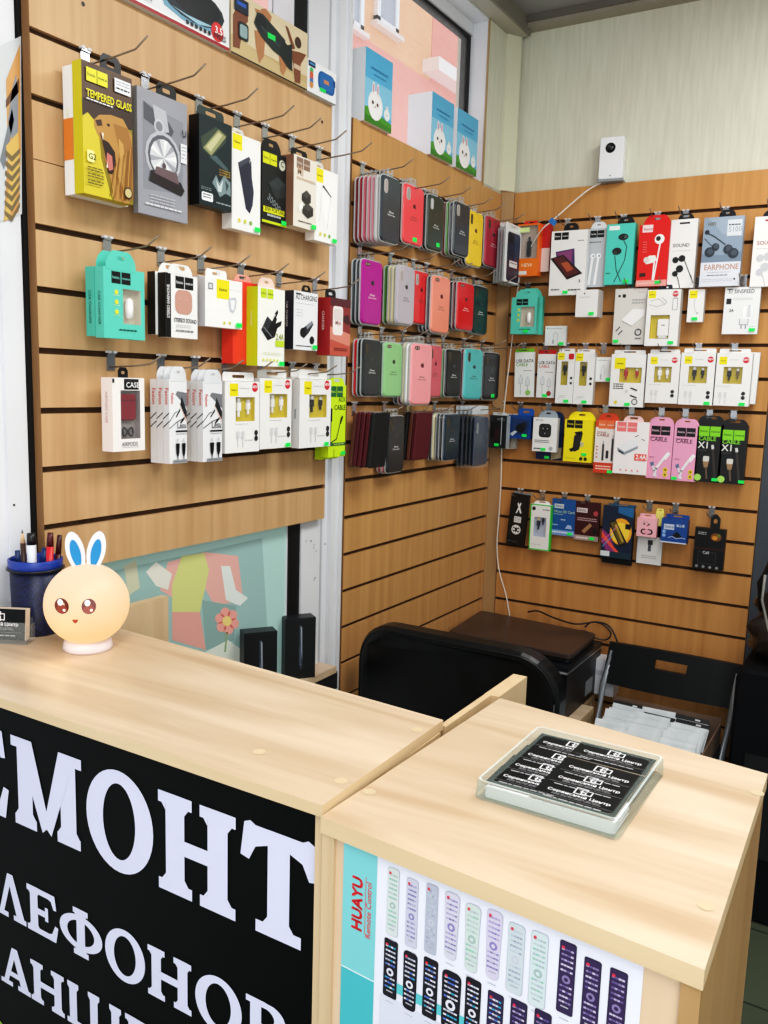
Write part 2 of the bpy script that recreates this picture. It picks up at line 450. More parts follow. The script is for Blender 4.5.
wp([(202, 600), (236, 606), (234, 640), (206, 650)], '84a09c', 2)
wp([(200, 655), (228, 640), (242, 650), (240, 672), (206, 672)], 'c9d0c6', 3)
for k in range(6):
    a = 2 * PI * k / 6 + .3; wp(ellpx(227 + 7.5 * math.cos(a), 621 + 8.5 * math.sin(a), 4.8, 5.2), 'd99a90', 4)
wp(ellpx(227, 621, 4.5, 5), 'd8c47e', 5)
wp([(226, 632), (228, 632), (226, 652), (224, 652)], '8aa07c', 4)
wp([(124, 566), (136, 560), (140, 588), (128, 596)], 'bfc0a8', 3)
wp([(146, 572), (156, 562), (172, 574), (168, 590), (156, 586)], 'd3d3c8', 3)
wp([(221, 566), (230, 566), (236, 590), (248, 598), (240, 606), (226, 600)], 'd0d6d2', 3)
m.build('printed_film', w)
w = thing('window_2', 'white framed upper window above the phone cases', 'window'); struct(w)
m = MB()
m.box(-.1, -.055, -.945, -.9, 2.1475, ZG + .035, FR); m.box(-.1, -.055, -.9, -.1845, ZG, ZG + .035, FR); m.box(-.1, -.06, -.9, -.1845, 2.1475, 2.16, FR)
m.build('window_frame', w)
m = MB(); m.box(-.09, -.062, -.199, -.1847, 2.15, ZG, GK); m.box(-.09, -.062, -.9, -.199, ZG - .010, ZG + .0005, GK); m.build('gasket', w)
MB().box(-.072, -.068, -.9, -.199, 2.16, ZG - .01, PANE).build('glass', w)

# slat panels -------------------------------------------------------
def slat_panel(name, label, w, ztop, zbot, grooves, wood, loc, rz, joint=(), holes=()):
    """local: x right 0..w, front face y=0, panel body y 0..0.018"""
    root = thing(name, label, 'slat wall panel', loc, rz)
    m = MB(); z = ztop; gh = .0105
    for g in sorted(list(grooves) + list(joint), reverse=True):
        h = .0015 if g in joint else gh
        if g - h < zbot: continue
        m.box(0, w, 0, .009, g, z, wood); z = g - h
    if z > zbot: m.box(0, w, 0, .009, zbot, z, wood)
    for x, zz in holes: m.add([(x + a, -.0004, zz + b) for a, b in ell(0, 0, .004, .004, 10)], [tuple(range(10))], '120d08')
    m.build('boards', root)
    MB().box(0.001, w - .001, .009, .018, zbot, ztop - .001, GROOVE).build('backing', root)
    for xe in (-.0015, w): MB().box(xe, xe + .0015, .001, .018, zbot, ztop, BEECHEDGE).build('edge_band', root)
    return root
zL = -.007
hp = [on(83, 4, 0, 0), on(322, 122, 0, 0)]
slat_panel('slat_panel', 'beech slat wall panel on the left, ending just above the counter', .832, TOPZ, 1.155, [GZ + zL - .1 * i for i in (0, 1, 3, 4, 5, 6, 7, 8)], BEECH,
           (0, -1.863, 0), PI / 2, joint=[GZ + zL - .2], holes=[(p.y + 1.863, p.z) for p in hp])
slat_panel('slat_panel', 'beech slat wall panel in the middle, covered with phone cases', .905, TOPZ, .03, [GZ - .1 * i for i in range(20)], BEECH3, (0, -.938, 0), PI / 2)
slat_panel('slat_panel', 'beech slat wall panel on the back wall under the white camera', .846, TOPZ, .03, [GZ - .1 * i for i in range(20)], BEECH2, (.036, -.0, 0), 0)
bpy.data.objects['slat_panel.002'].location.y = 0.0

# view outside the windows: a pink and orange brick facade
bl = thing('building', 'pink and orange brick building outside the windows', 'building', tuple(on(400, 200, 0, -6)))
def brick(name, c1, c2, cm):
    m = bpy.data.materials.new(name); m.use_nodes = True; nt = m.node_tree; b = nt.nodes['Principled BSDF']
    tc = nt.nodes.new('ShaderNodeTexCoord'); mp = nt.nodes.new('ShaderNodeMapping'); mp.inputs['Rotation'].default_value = (0, PI / 2, PI / 2)
    br = nt.nodes.new('ShaderNodeTexBrick'); br.inputs['Scale'].default_value = 4.0; br.inputs['Mortar Size'].default_value = .012
    br.inputs['Color1'].default_value = lin(c1); br.inputs['Color2'].default_value = lin(c2); br.inputs['Mortar'].default_value = lin(cm)
    sx = nt.nodes.new('ShaderNodeSeparateXYZ'); cx = nt.nodes.new('ShaderNodeCombineXYZ')
    nt.links.new(tc.outputs['Object'], sx.inputs[0]); nt.links.new(sx.outputs['Y'], cx.inputs['X']); nt.links.new(sx.outputs['Z'], cx.inputs['Y'])
    nt.links.new(cx.outputs[0], br.inputs['Vector']); nt.links.new(br.outputs['Color'], b.inputs['Base Color']); b.inputs['Roughness'].default_value = .9
    return m
OR = brick('orange_brick', 'f2bd96', 'f5c6a2', 'f6d2b6'); PK = brick('pink_brick', 'f0a69a', 'f2aea2', 'f4b8ae')
yc = on(431, 60, 0, -6).y
m = MB(); m.box(-6.3, -6, -8, yc, -1, 14, OR); m.build('brick_wall', bl, True)
zt = on(400, 62, 0, -6).z
m = MB(); m.box(-6.3, -5.99, yc, 12, -1, 14, PK); m.box(-6.3, -5.985, -8, yc, -1, zt, PK); m.build('pink_wall', bl, True)
def bwin(u0, v0, u1, v1):
    p, q = on(u0, v0, 0, -5.98), on(u1, v1, 0, -5.98)
    y0, y1, z0, z1 = p.y, q.y, min(p.z, q.z), max(p.z, q.z)
    m = MB(); t = .09
    m.box(-6.0, -5.93, y0, y0 + t, z0, z1, 'f4f4f6'); m.box(-6.0, -5.93, y1 - t, y1, z0, z1, 'f4f4f6'); m.box(-6, -5.93, y0, y1, z0, z0 + t, 'f4f4f6'); m.box(-6, -5.93, y0, y1, z1 - t, z1, 'f4f4f6')
    m.box(-6.0, -5.88, y0 - .08, y1 + .08, z0 - .06, z0, 'f0e4e0')
    f = m.build('window', bl, True)
    MB().box(-6.0, -5.96, y0 + t, y1 - t, z0 + t, z1 - t, mat('b9bcc8', .1)).build('pane', f)
    f.children[0].data.transform(Matrix.Translation(-Vector(bl.location)))
bwin(376, -40, 396, 37); bwin(280, -60, 292, 8); bwin(349, -60, 361, 34)
p, q = on(428, 62, 0, -5.9), on(462, 52, 0, -5.9)
m = MB(); m.box(-6, -5.7, p.y, q.y + 6, p.z - .14, p.z + .06, 'f6f0ee'); m.build('ledge', bl, True)
# ================================================================== PACKAGES ON THE SLAT WALLS
K = '101114'; WH = 'f1f1ef'; TQ = '63cfbb'; YG = 'c3d61c'
def g_(s): return 'packages on the left slat panel' if s == 'L' else 'packages on the back slat wall'

# -- art -----------------------------------------------------------
def a_lion(a):
    a.r(0, 0, 1, 1, '8e7a1e'); a.p([(0, 0), (.55, 0), (.35, .3), (.3, .55), (.12, .62), (0, .6)], 'd6c436')
    a.r(0, .66, 1, 1, '5b4636'); a.p([(.3, .55), (.1, .62), (0, .58), (0, .72), (.5, .72), (1, .78), (1, .6)], '3d2c22')
    a.p([(.22, .58), (.32, .63), (.55, .66), (.8, .66), (.98, .55), (1, .1), (.9, 0), (.6, 0), (.5, .2), (.42, .3), (.38, .42), (.28, .48), (.22, .53)], 'b98a48')
    a.p([(.6, .6), (.9, .6), (1, .45), (1, .05), (.75, 0), (.62, .2), (.72, .4)], 'a06f33')
    a.p([(.7, .5), (.8, .46), (.83, .3), (.76, .12), (.68, .2), (.72, .36)], 'c59a55')
    a.p([(.24, .58), (.36, .6), (.38, .555), (.28, .54)], '4a2f22'); a.e(.5, .575, .03, '2b1c12', .012)
    a.p([(.32, .5), (.4, .45), (.5, .44), (.62, .38), (.64, .28), (.56, .2), (.48, .2), (.44, .3), (.38, .42)], '2a1410')
    a.p([(.46, .36), (.56, .34), (.58, .24), (.5, .22), (.44, .28)], 'c4736a'); a.p([(.36, .5), (.4, .5), (.38, .44)], 'f3ead6'); a.p([(.44, .24), (.47, .24), (.46, .29)], 'f3ead6')
    for k in range(9): a.l([(.5 + .05 * k, .02), (.62 + .045 * k, .3 + .02 * k)], .012, ('cfa25a' if k % 2 else '7d5426'))
    a.squares(.07, .955, .2, 'e6e02a', '565214', .01)
    a.r(.62, .85, .95, .955, 'e9ebee'); a.fine(.65, .92, .93, '8a8c90', 2, .022); a.fine(.65, .92, .875, '1a1a1a', 1, .01, .012)
    a.t('TEMPERED GLASS', .06, .735, .117, 'f3ea1e', xs=.8); a.fine(.06, .58, .715, 'ffffff', 1, .01, .008)
    a.rr(.05, .245, .19, .335, 'f4f09a'); a.t('G2', .07, .268, .09, '1c1c10')
    for v in (.2, .15, .1): a.fine(.05, .36, v, '6d6420', 2, .02, .01)
    a.e(.86, .08, .09, '2a2418'); a.e(.86, .08, .07, 'cdbb84')
def a_grey(a):
    a.r(0, 0, 1, 1, '9a9ba3'); a.p([(.1, .2), (.9, .24), (.92, .84), (.6, .86), (.1, .9)], '8b8d95')
    a.p([(.12, .9), (.62, .8), (.72, .74), (.66, .68), (.12, .76)], '55575f'); a.p([(.3, .9), (.56, .88), (.62, .72), (.5, .7), (.34, .78)], 'b8bac0')
    a.e(.42, .74, .1, 'c6c8cd'); a.e(.42, .74, .07, '82848b'); a.e(.5, .5, .36, 'b9bbc2'); a.e(.5, .5, .31, '5c5e66'); a.e(.5, .49, .27, 'd6d7db')
    for k in range(10):
        t0 = 2 * PI * k / 10; a.p([(.5, .49), (.5 + .27 * math.cos(t0), .49 + .27 * a.w / a.h * math.sin(t0)), (.5 + .27 * math.cos(t0 + .3), .49 + .27 * a.w / a.h * math.sin(t0 + .3))], 'a3a5ad' if k % 2 else 'eceded')
    a.p([(.2, .28), (.86, .22), (.92, .27), (.84, .33), (.24, .37)], '2a2325'); a.p([(.3, .35), (.8, .31), (.76, .4), (.34, .41)], '6c5a5e')
    a.e(.5, .43, .04, '5a4a50'); a.r(.84, .5, .97, .66, 'e6e7ea'); a.fine(.86, .95, .63, '777777', 4, .03); a.t('U', .87, .72, .1, '1c1c1e'); a.fine(.22, .72, .165, 'c8c9cd', 3, .025); a.fine(.12, .85, .08, 'dcdde0', 1, .02, .014)
def a_dkglass(a):
    a.r(0, 0, 1, 1, '15262b'); a.p([(.05, .75), (.5, .92), (.85, .88), (.8, .78), (.35, .56), (.1, .62)], '3b4a3c'); a.p([(.12, .64), (.58, .9), (.82, .85), (.36, .58)], '97996b'); a.p([(.2, .66), (.58, .87), (.7, .85), (.34, .62)], 'c5c296')
    a.p([(.3, .56), (.7, .48), (.9, .46), (.85, .5), (.5, .6)], '4a5e62'); a.fine(.6, .95, .45, '9a7c3a', 3, .03, .012); a.t('3D', .72, .39, .13, '8c7a3a')
    a.p([(.38, .28), (.5, .38), (.6, .3), (.75, .4), (.95, .34), (.96, .18), (.8, .2), (.62, .14), (.5, .22)], '7d9094'); a.p([(.5, .33), (.6, .26), (.72, .35), (.66, .2), (.56, .2)], 'c8d2d2'); a.p([(.78, .35), (.9, .3), (.82, .22)], '3c4c50')
    a.rr(.06, .055, .4, .15, 'eef0f2'); a.fine(.1, .36, .12, '44484c', 2, .03, .012); a.fine(.5, .95, .06, '98a4a6', 1, .02, .015); a.fine(.04, .35, .2, '98a4a6', 2, .02)
def a_pb(body, dark=True):
    def f(a):
        a.yellow(.02, .99, .33); a.p([(.2, .7), (.58, .8), (.76, .44), (.72, .3), (.62, .2), (.48, .24)], body if dark else 'fbfbfb')
        if dark: a.p([(.2, .7), (.58, .8), (.64, .77), (.27, .66)], '474a58'); a.p([(.62, .2), (.72, .3), (.66, .76), (.62, .76)], '33364a')
        else: a.p([(.3, .76), (.36, .78), (.72, .66), (.7, .645)], '2c2c30'); a.l([(.68, .64), (.55, .2)], .02, 'd5d8dc'); a.l([(.3, .76), (.2, .26)], .015, 'd8dade')
        for k, c in enumerate(('e3d558', 'cbd24a', '7fae4c')): a.e(.25 + .2 * k, .1, .05, c)
    return f
def a_bkpb(a):
    a.r(0, 0, 1, 1, '1a1f20'); a.squares(.04, .97, .27, 'dce01c', '44460c', .01); a.e(.8, .86, .13, 'c9cdb8'); a.t('C', .74, .84, .14, '20221a')
    a.p([(.25, .55), (.62, .68), (.98, .6), (.95, .42), (.55, .36)], '2b3233'); a.p([(.25, .55), (.62, .68), (.98, .6), (.6, .5)], '363f41'); a.t('30000', .18, .34, .17, '7b8486', rot=-.5)
    a.r(.05, .145, .9, .225, 'dfe21c'); a.t('30W PORTABLE', .1, .165, .105, '1a1c10', xs=.9); a.r(0, 0, 1, .035, 'cfe01c'); a.fine(.2, .75, .1, 'b6bcbc', 1, .02, .03)
def a_watch(a):
    a.r(0, 0, 1, 1, 'e9e3d6'); a.squares(.12, .98, .28, '8c6f60', 'e6d8cc'); a.t('MI', .14, .73, .24, 'c9a98c', xs=.8); a.fine(.12, .95, .69, 'd0b49a', 2, .02, .012)
    for (u, v, r) in ((.55, .44, .2), (.62, .26, .24)):
        a.p([(u - r, v + .04), (u, v + .11), (u + r, v + .06), (u + r, v - .05), (u, v - .11), (u - r, v - .05)], '33332f'); a.p([(u - r, v + .04), (u, v + .11), (u + r, v + .06), (u, v - .005)], '4c4c46')
    a.p([(.18, .3), (.36, .36), (.4, .28), (.24, .22)], 'f6f6f2'); a.fine(.2, .8, .08, '5a4c40', 1, .02, .014)
def a_carch(a):
    a.squares(.19, .95, .22, K, '7fd8c8')
    for v in (.66, .52, .38): a.e(.3, v, .045, 'e6e23c'); a.fine(.22, .38, v - .05, 'e9f2c0', 1)
    a.fine(.35, .8, .12, '1f4f48', 1, .02, .02)
def i_carch(pm, w, h, y):
    pm.lathe([(.001, 0), (.0065, .001), (.0075, .018), (.0065, .03), (.0045, .034), (.001, .036)], mat('f6f6f4', .25), (.18 * w, y, .3 * h), 12)
def a_stereo(a):
    a.r(0, 0, .16, 1, K); a.t('STEREO EARPHONE', .12, .3, .085, 'f0f0f0', rot=PI / 2, xs=.7); a.squares(.3, .97, .27, K, 'f0f0f0')
    a.rr(.28, .38, .82, .76, 'c99a8a', .3)
    a.t('STEREO SOUND', .24, .25, .088, '2a2a2c', xs=.85); a.fine(.26, .8, .31, '9a9a9a', 1); a.fine(.3, .78, .2, '8c8c8c', 2, .03); a.fine(.3, .85, .1, '8c8c8c', 1, .02, .03)
def i_buds(pm, w, h, y):
    for sx in (-1, 1):
        pm.ball((sx * .11 * w + .04 * w, y, .62 * h), .007, .005, .007, mat('e9edf0', .3), 8); pm.box(sx * .11 * w + .04 * w - .0022, sx * .11 * w + .04 * w + .0022, y - .002, y + .002, .46 * h, .6 * h, 'e4e8ea')
def a_wcc(a):
    a.yellow(.3, .98, .34); a.r(.08, .75, .2, .88, '6e747a'); a.r(.1, .77, .18, .86, 'd8dade'); a.p([(.62, .62), (.8, .66), (.84, .6), (.82, .45), (.75, .32), (.66, .36), (.62, .5)], 'c3c9d0'); a.p([(.66, .58), (.8, .6), (.76, .38), (.69, .4)], 'f2f4f6'); a.e(.5, .1, .03, 'd9d34a'); a.e(.65, .11, .03, 'c9cf4a'); a.fine(.62, .95, .8, 'c4c4c4', 1)
def a_green_charger(a):
    a.squares(.1, .985, .22, 'c9e032', '5e6c10'); a.p([(.12, .46), (.34, .64), (.52, .58), (.62, .66), (.7, .62), (.66, .56), (.88, .6), (.86, .54), (.72, .5), (.62, .38), (.36, .33)], '17181a'); a.p([(.12, .46), (.34, .64), (.52, .58), (.3, .42)], '33353a'); a.l([(.2, .5), (.52, .38)], .02, '8e9196')
    a.p([(.62, .69), (.72, .74), (.74, .7), (.66, .63)], '17181a'); a.r(.64, .26, .98, .34, 'c3dc38'); a.t('2.4A', .66, .35, .15, '8a9a18'); a.fine(.2, .85, .17, 'd6d9b0', 2, .02)
    for k in range(5): a.e(.2 + .13 * k, .08, .035, 'dfe268')
def a_a2(a):
    a.t('A2 CHARGING', .08, .86, .13, '20242c', xs=.9); a.fine(.1, .85, .79, '8a8c92', 1); a.r(.08, .94, .3, .965, '20242c'); a.fine(.1, .4, .68, '9a9ca2', 3, .05)
    a.p([(.3, .35), (.5, .42), (.75, .52), (.82, .46), (.62, .3), (.42, .2), (.28, .24)], '2e3238'); a.e(.38, .3, .12, '14161a'); a.p([(.5, .42), (.75, .52), (.8, .48), (.56, .36)], '8d9299'); a.e(.76, .18, .1, '1a1c20'); a.fine(.1, .75, .06, '55585e', 1, .02, .016)
def a_redch(a):
    a.r(0, 0, 1, 1, '8e3a38'); a.p([(0, 0), (1, 0), (1, .3), (0, .42)], 'c25a4a'); a.p([(0, .28), (1, .18), (1, .4), (0, .5)], 'd98a78'); a.r(0, .86, 1, 1, '5c2a30'); a.rr(.12, .36, .62, .86, 'f1e9e6'); a.rr(.16, .62, .58, .82, 'e0d6d2'); a.t('Mini', .24, .54, .12, 'a06c66'); a.p([(.62, .7), (.9, .74), (.98, .6), (.9, .55), (.62, .62)], '4a2426'); a.fine(.2, .85, .12, '5e2020', 2, .03, .014)
def a_pods(a):
    a.r(.36, .84, .82, .985, K); a.t('CASE', .42, .87, .13, 'f0f0f0'); a.r(.36, .955, .82, .96, '666666'); a.t('AIRPODS', .26, .07, .1, '5a5a5c', xs=.9); a.fine(.28, .8, .05, '9c9c9c', 1); a.r(.0, .93, .06, .985, K)
def i_pods(pm, w, h, y):
    pm.rbox(-.22 * w, .28 * w, y - .003, y + .003, .42 * h, .78 * h, mat('7c1424', .4), .006); pm.box(-.22 * w, .28 * w, y - .0034, y - .003, .69 * h, .70 * h, '3c0812')
    pts = [(.03 * w + .16 * w * math.cos(t), y, .26 * h + .06 * h * math.sin(2 * t)) for t in [2 * PI * k / 20 for k in range(21)]]; pm.tube(pts, .0016, mat('17171a', .4))
def a_lesu(a):
    a.p([(.35, .82), (1, .66), (1, .84), (.45, .86)], '7c7e82'); a.p([(.62, .7), (.98, .52), (1, .62), (.7, .8)], '26282c'); a.p([(.52, .74), (.62, .68), (.98, .48), (.98, .52)], 'd8b8a8')
    a.l([(0, .5), (.3, .6), (.45, .62)], .03, '1c1c1e'); a.p([(.36, .56), (.6, .66), (.62, .63), (.4, .55)], '1c1c1e'); a.l([(0, .42), (.45, .5), (.75, .53)], .03, '1c1c1e'); a.p([(.6, .49), (.84, .56), (.86, .53), (.64, .47)], '1c1c1e')
    a.t('Fasion', .1, .84, .14, 'd2403c', rot=-PI / 2, xs=.9); a.t('Lesu', .42, .42, .26, '5a5c60', xs=.8); a.r(.34, .375, 1, .395, K); a.fine(.36, .95, .35, '7a7a7c', 1)
    for u in (.44, .78): a.r(u - .05, .26, u + .05, .3, 'd4d4d6'); a.p([(u - .11, .24), (u + .11, .24), (u + .09, .13), (u + .03, .08), (u - .03, .08), (u - .09, .13)], K); a.r(u - .02, .04, u + .02, .09, K)
    a.r(.16, 0, .98, .045, '9b9da2'); a.fine(.2, .95, .02, '44464a', 1)
def a_bas(a):
    a.yellow(.13, .97, .24); a.red(.86, .92); a.fine(.42, .7, .9, 'a8a8a8', 1); a.fine(.28, .66, .4, 'b0b0b0', 1)
    a.e(.9, .27, .055, '2c2c2e'); a.e(.9, .19, .055, '2c2c2e')
    for u in (.36, .5): a.l([(u, .08), (u, .27)], .02, 'd0d0d2'); a.r(u - .04, .2, u + .04, .3, 'd9d9db'); a.fine(.55, .8, .17, 'c0c0c0', 1)
def basw(c1, c2): return dict(rect=(.3, .44, .86, .78), back='c8b428', items=[lambda p, w, h, y: plug(p, -.08 * w, .76 * h, y, .0105, c1), lambda p, w, h, y: plug(p, .2 * w, .745 * h, y, .0085, c2)])
def a_ygcable(a):
    a.squares(.06, .985, .36, '1d6a34', 'c8f060'); a.t('AUX', .55, .77, .17, '4a6a14'); a.t('CABLE', .3, .66, .17, '2c4a14')
    a.l([(.1, .2), (.45, .25), (.6, .4), (.72, .55)], .04, K); a.p([(.6, .44), (.72, .47), (.84, .56), (.76, .58)], K); a.l([(.08, .2), (.12, .5)], .04, K); a.r(.05, .5, .18, .68, K)
    a.r(0, .16, 1, .2, '2b6a3c'); a.fine(.3, .9, .176, 'd6f08a', 1, .02, .008); a.r(.3, 0, .34, .12, 'a8c40c')
# speaker boxes
def a_vr(a):
    a.r(0, 0, 1, 1, 'e6e8ea'); a.r(0, 0, 1, .06, 'a01c28'); a.r(0, .06, 1, .09, 'f4f4f4'); a.p([(.34, .6), (.4, .24), (.56, .14), (.84, .18), (.94, .36), (.7, .3), (.5, .36)], '6fa0b8'); a.e(.66, .52, .29, '1c2a33', .33); a.p([(.46, .3), (.7, .2), (.86, .3), (.6, .27)], '9cc4d4'); a.e(.68, .55, .23, '0c1218', .25); a.e(.6, .66, .08, '2c3a44', .08); a.r(.16, .14, .3, .22, 'd8dadc'); a.fine(.05, .3, .3, '5a6a78', 3, .06, .03); a.e(.88, .24, .06, 'd6302c'); a.t('3.5', .855, .215, .045, 'ffffff')
    for k in range(6): a.e(.6 + .04 * k, .14, .014, '22262a')
    a.t('WIRELESS', .84, .115, .036, '22262a')
def a_dance(a):
    a.r(0, 0, 1, 1, 'd8c8a8'); a.r(0, 0, 1, .25, 'c0a878'); a.p([(0, 0), (1, 0), (1, .12), (0, .3)], 'c9b283'); a.r(0, 0, 1, .025, '1e1a16')
    sk = 'b07a54'; sk2 = '7c4c34'
    a.p([(.02, .1), (.1, .12), (.14, .5), (.2, .62), (.2, .78), (.08, .82), (.02, .6)], sk2); a.p([(.36, .95), (.42, 1), (.5, .93), (.46, .7), (.38, .7)], sk); a.p([(.28, .9), (.36, .92), (.4, .78), (.34, .76)], sk); a.p([(.28, .55), (.42, .6), (.4, .2), (.34, .05), (.3, .3)], sk)
    a.p([(.6, .35), (.7, .45), (.7, .2), (.66, .05), (.62, .1)], sk); a.p([(.76, .55), (.88, .6), (.98, .62), (.9, .4), (.9, .06), (.82, .04), (.8, .3)], sk2); a.e(.86, .75, .045, '4a3428'); a.p([(.68, .92), (.72, .9), (.82, .62), (.78, .58)], sk2); a.r(.8, .28, .91, .36, 'd0b49a')
    a.p([(.27, .66), (.31, .86), (.38, .88), (.55, .76), (.68, .66), (.64, .34), (.52, .38), (.36, .5)], '2b3434'); a.p([(.58, .4), (.66, .64), (.71, .6), (.77, .66), (.78, .2), (.7, .24)], '232b2b'); a.e(.36, .72, .07, '1d2424', .12); a.l([(.36, .66), (.6, .5)], .02, '3f4a4a')
    a.r(.03, .7, .2, .92, '1f2a3a'); a.r(.06, .8, .17, .86, '2f5fb8'); a.rr(.08, .28, .2, .56, '20282a'); a.rr(.095, .32, .185, .52, '8fa8a8'); a.r(.44, .54, .54, .63, '1fe060')
def a_spk(a):
    a.r(0, 0, 1, 1, 'eceef0'); a.r(0, 0, 1, .02, '1a5a50'); a.rr(.36, .22, .95, .84, '1f5c9c', .35); a.rr(.42, .3, .9, .8, '2a6cae', .3); a.r(.56, .5, .74, .62, 'c9855a'); a.p([(.88, .7), (.96, .74), (.97, .55), (.92, .5)], '1a4c84'); a.r(.03, .8, .26, .97, '1f2a3a'); a.r(.06, .86, .23, .92, '4a8fc8')
    for v, c in ((.68, '3cb464'), (.57, 'd0604a'), (.47, 'd0604a'), (.36, '3a78b8'), (.25, 'd08a4a')): a.e(.13, v, .06, c)
    a.r(.42, .2, .62, .31, '1fe060')
def a_bunny(a):
    a.r(0, 0, 1, 1, '5fb4dd'); a.r(0, .18, 1, .6, '8ccbe8'); a.p([(0, 0), (1, 0), (1, .12), (.6, .16), (.3, .24), (0, .2)], '4f9a2c'); a.p([(0, 0), (1, 0), (1, .06), (0, .1)], '3c7f22')
    a.e(.38, .27, .27, 'f6f6f6'); a.e(.30, .5, .05, 'f4ecec', .085); a.e(.45, .5, .05, 'f4ecec', .085); a.e(.30, .5, .025, 'd89aa8', .06); a.e(.45, .5, .025, 'd89aa8', .06)
    a.e(.28, .3, .035, '5a3a30'); a.e(.45, .29, .035, '5a3a30'); a.e(.36, .25, .018, 'c07a6a'); a.e(.8, .22, .11, 'f0f4f4'); a.e(.77, .31, .02, 'f0f0f0', .04); a.e(.83, .31, .02, 'f0f0f0', .04); a.e(.77, .22, .012, '6a4a40'); a.e(.83, .22, .012, '6a4a40')
    a.fine(.2, .8, .75, '4a90ba', 1, .03, .025); a.fine(.3, .75, .68, '4a90ba', 1, .03, .012)

L = 'L'; B = 'B'
gL = 'packages on the left slat panel'
# row 1
pack(L, (72, 64), (128, 207), .034, .024, 'screen_protector_box', 'white and orange box hanging half hidden behind the yellow lion box', 'box', 'efece8', lambda a: (a.r(0, .28, 1, .62, 'e8863a'), a.r(.55, .0, .95, .03, 'd85a2c'), a.r(.6, .04, .9, .06, 'd85a2c')), WH, group=gL)
def ob_side(root, bands, t, w):
    m = MB()
    for z0, z1, c in bands: m.box(-w / 2 - .0006, -w / 2 - .0002, -t + .0005, -.0005, z0, z1, c)
    m.build('side_print', root)
ob_side(PACKS[-1][1], ((.055, .12, 'e07f34'),), .024, PACKS[-1][4])
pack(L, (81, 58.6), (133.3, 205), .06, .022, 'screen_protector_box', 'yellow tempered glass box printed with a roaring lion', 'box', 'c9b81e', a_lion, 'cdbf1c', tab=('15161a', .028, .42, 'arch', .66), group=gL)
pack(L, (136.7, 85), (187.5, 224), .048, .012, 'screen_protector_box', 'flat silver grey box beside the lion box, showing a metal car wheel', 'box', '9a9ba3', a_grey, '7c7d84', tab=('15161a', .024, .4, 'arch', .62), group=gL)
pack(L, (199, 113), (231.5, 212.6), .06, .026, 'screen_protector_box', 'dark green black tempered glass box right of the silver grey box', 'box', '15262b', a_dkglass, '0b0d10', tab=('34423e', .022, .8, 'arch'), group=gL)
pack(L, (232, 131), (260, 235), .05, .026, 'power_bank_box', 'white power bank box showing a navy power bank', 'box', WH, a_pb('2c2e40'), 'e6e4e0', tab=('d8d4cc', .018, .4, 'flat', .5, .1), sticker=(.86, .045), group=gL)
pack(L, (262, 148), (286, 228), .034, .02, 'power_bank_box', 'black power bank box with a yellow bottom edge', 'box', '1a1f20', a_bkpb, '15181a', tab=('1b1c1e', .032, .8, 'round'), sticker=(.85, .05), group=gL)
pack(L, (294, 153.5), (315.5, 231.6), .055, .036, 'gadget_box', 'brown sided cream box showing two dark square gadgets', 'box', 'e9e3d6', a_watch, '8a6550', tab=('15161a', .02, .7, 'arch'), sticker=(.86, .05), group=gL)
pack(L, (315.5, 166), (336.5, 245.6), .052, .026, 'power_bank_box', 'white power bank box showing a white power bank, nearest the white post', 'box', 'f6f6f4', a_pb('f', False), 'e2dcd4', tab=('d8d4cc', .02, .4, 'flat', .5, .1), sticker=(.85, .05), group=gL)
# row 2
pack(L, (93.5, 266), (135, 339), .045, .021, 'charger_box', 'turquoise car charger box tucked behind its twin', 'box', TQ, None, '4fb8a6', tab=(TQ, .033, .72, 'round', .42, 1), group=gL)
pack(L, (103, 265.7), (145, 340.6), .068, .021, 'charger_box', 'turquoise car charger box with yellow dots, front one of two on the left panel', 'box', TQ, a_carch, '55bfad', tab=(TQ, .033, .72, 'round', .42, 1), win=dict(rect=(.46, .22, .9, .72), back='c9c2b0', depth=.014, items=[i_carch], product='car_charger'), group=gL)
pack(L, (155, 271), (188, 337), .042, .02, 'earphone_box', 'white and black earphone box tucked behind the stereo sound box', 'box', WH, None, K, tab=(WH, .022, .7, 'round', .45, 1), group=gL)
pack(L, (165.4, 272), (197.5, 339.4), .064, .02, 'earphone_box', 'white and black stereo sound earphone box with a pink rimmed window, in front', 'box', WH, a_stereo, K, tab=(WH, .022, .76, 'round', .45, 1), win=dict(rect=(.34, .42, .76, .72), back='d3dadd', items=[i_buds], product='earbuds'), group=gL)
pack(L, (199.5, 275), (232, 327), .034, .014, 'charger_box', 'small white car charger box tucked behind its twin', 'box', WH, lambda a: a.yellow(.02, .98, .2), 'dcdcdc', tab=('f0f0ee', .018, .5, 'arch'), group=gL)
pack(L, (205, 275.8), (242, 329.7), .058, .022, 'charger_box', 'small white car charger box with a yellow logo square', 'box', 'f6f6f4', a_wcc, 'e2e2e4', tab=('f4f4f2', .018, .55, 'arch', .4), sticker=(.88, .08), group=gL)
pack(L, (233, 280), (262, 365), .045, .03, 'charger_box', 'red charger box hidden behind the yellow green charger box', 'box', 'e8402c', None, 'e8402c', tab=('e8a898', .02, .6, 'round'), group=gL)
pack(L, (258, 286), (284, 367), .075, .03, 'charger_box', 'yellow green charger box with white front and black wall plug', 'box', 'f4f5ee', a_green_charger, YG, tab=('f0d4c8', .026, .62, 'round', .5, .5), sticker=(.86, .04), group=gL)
pack(L, (294, 290), (317, 351), .06, .034, 'charger_box', 'navy sided white car charger box with two black hang loops', 'box', 'eef0f2', a_a2, '1c2334', tab=('15161a', .02, .38, 'round', .75), sticker=(.85, .06), group=gL)
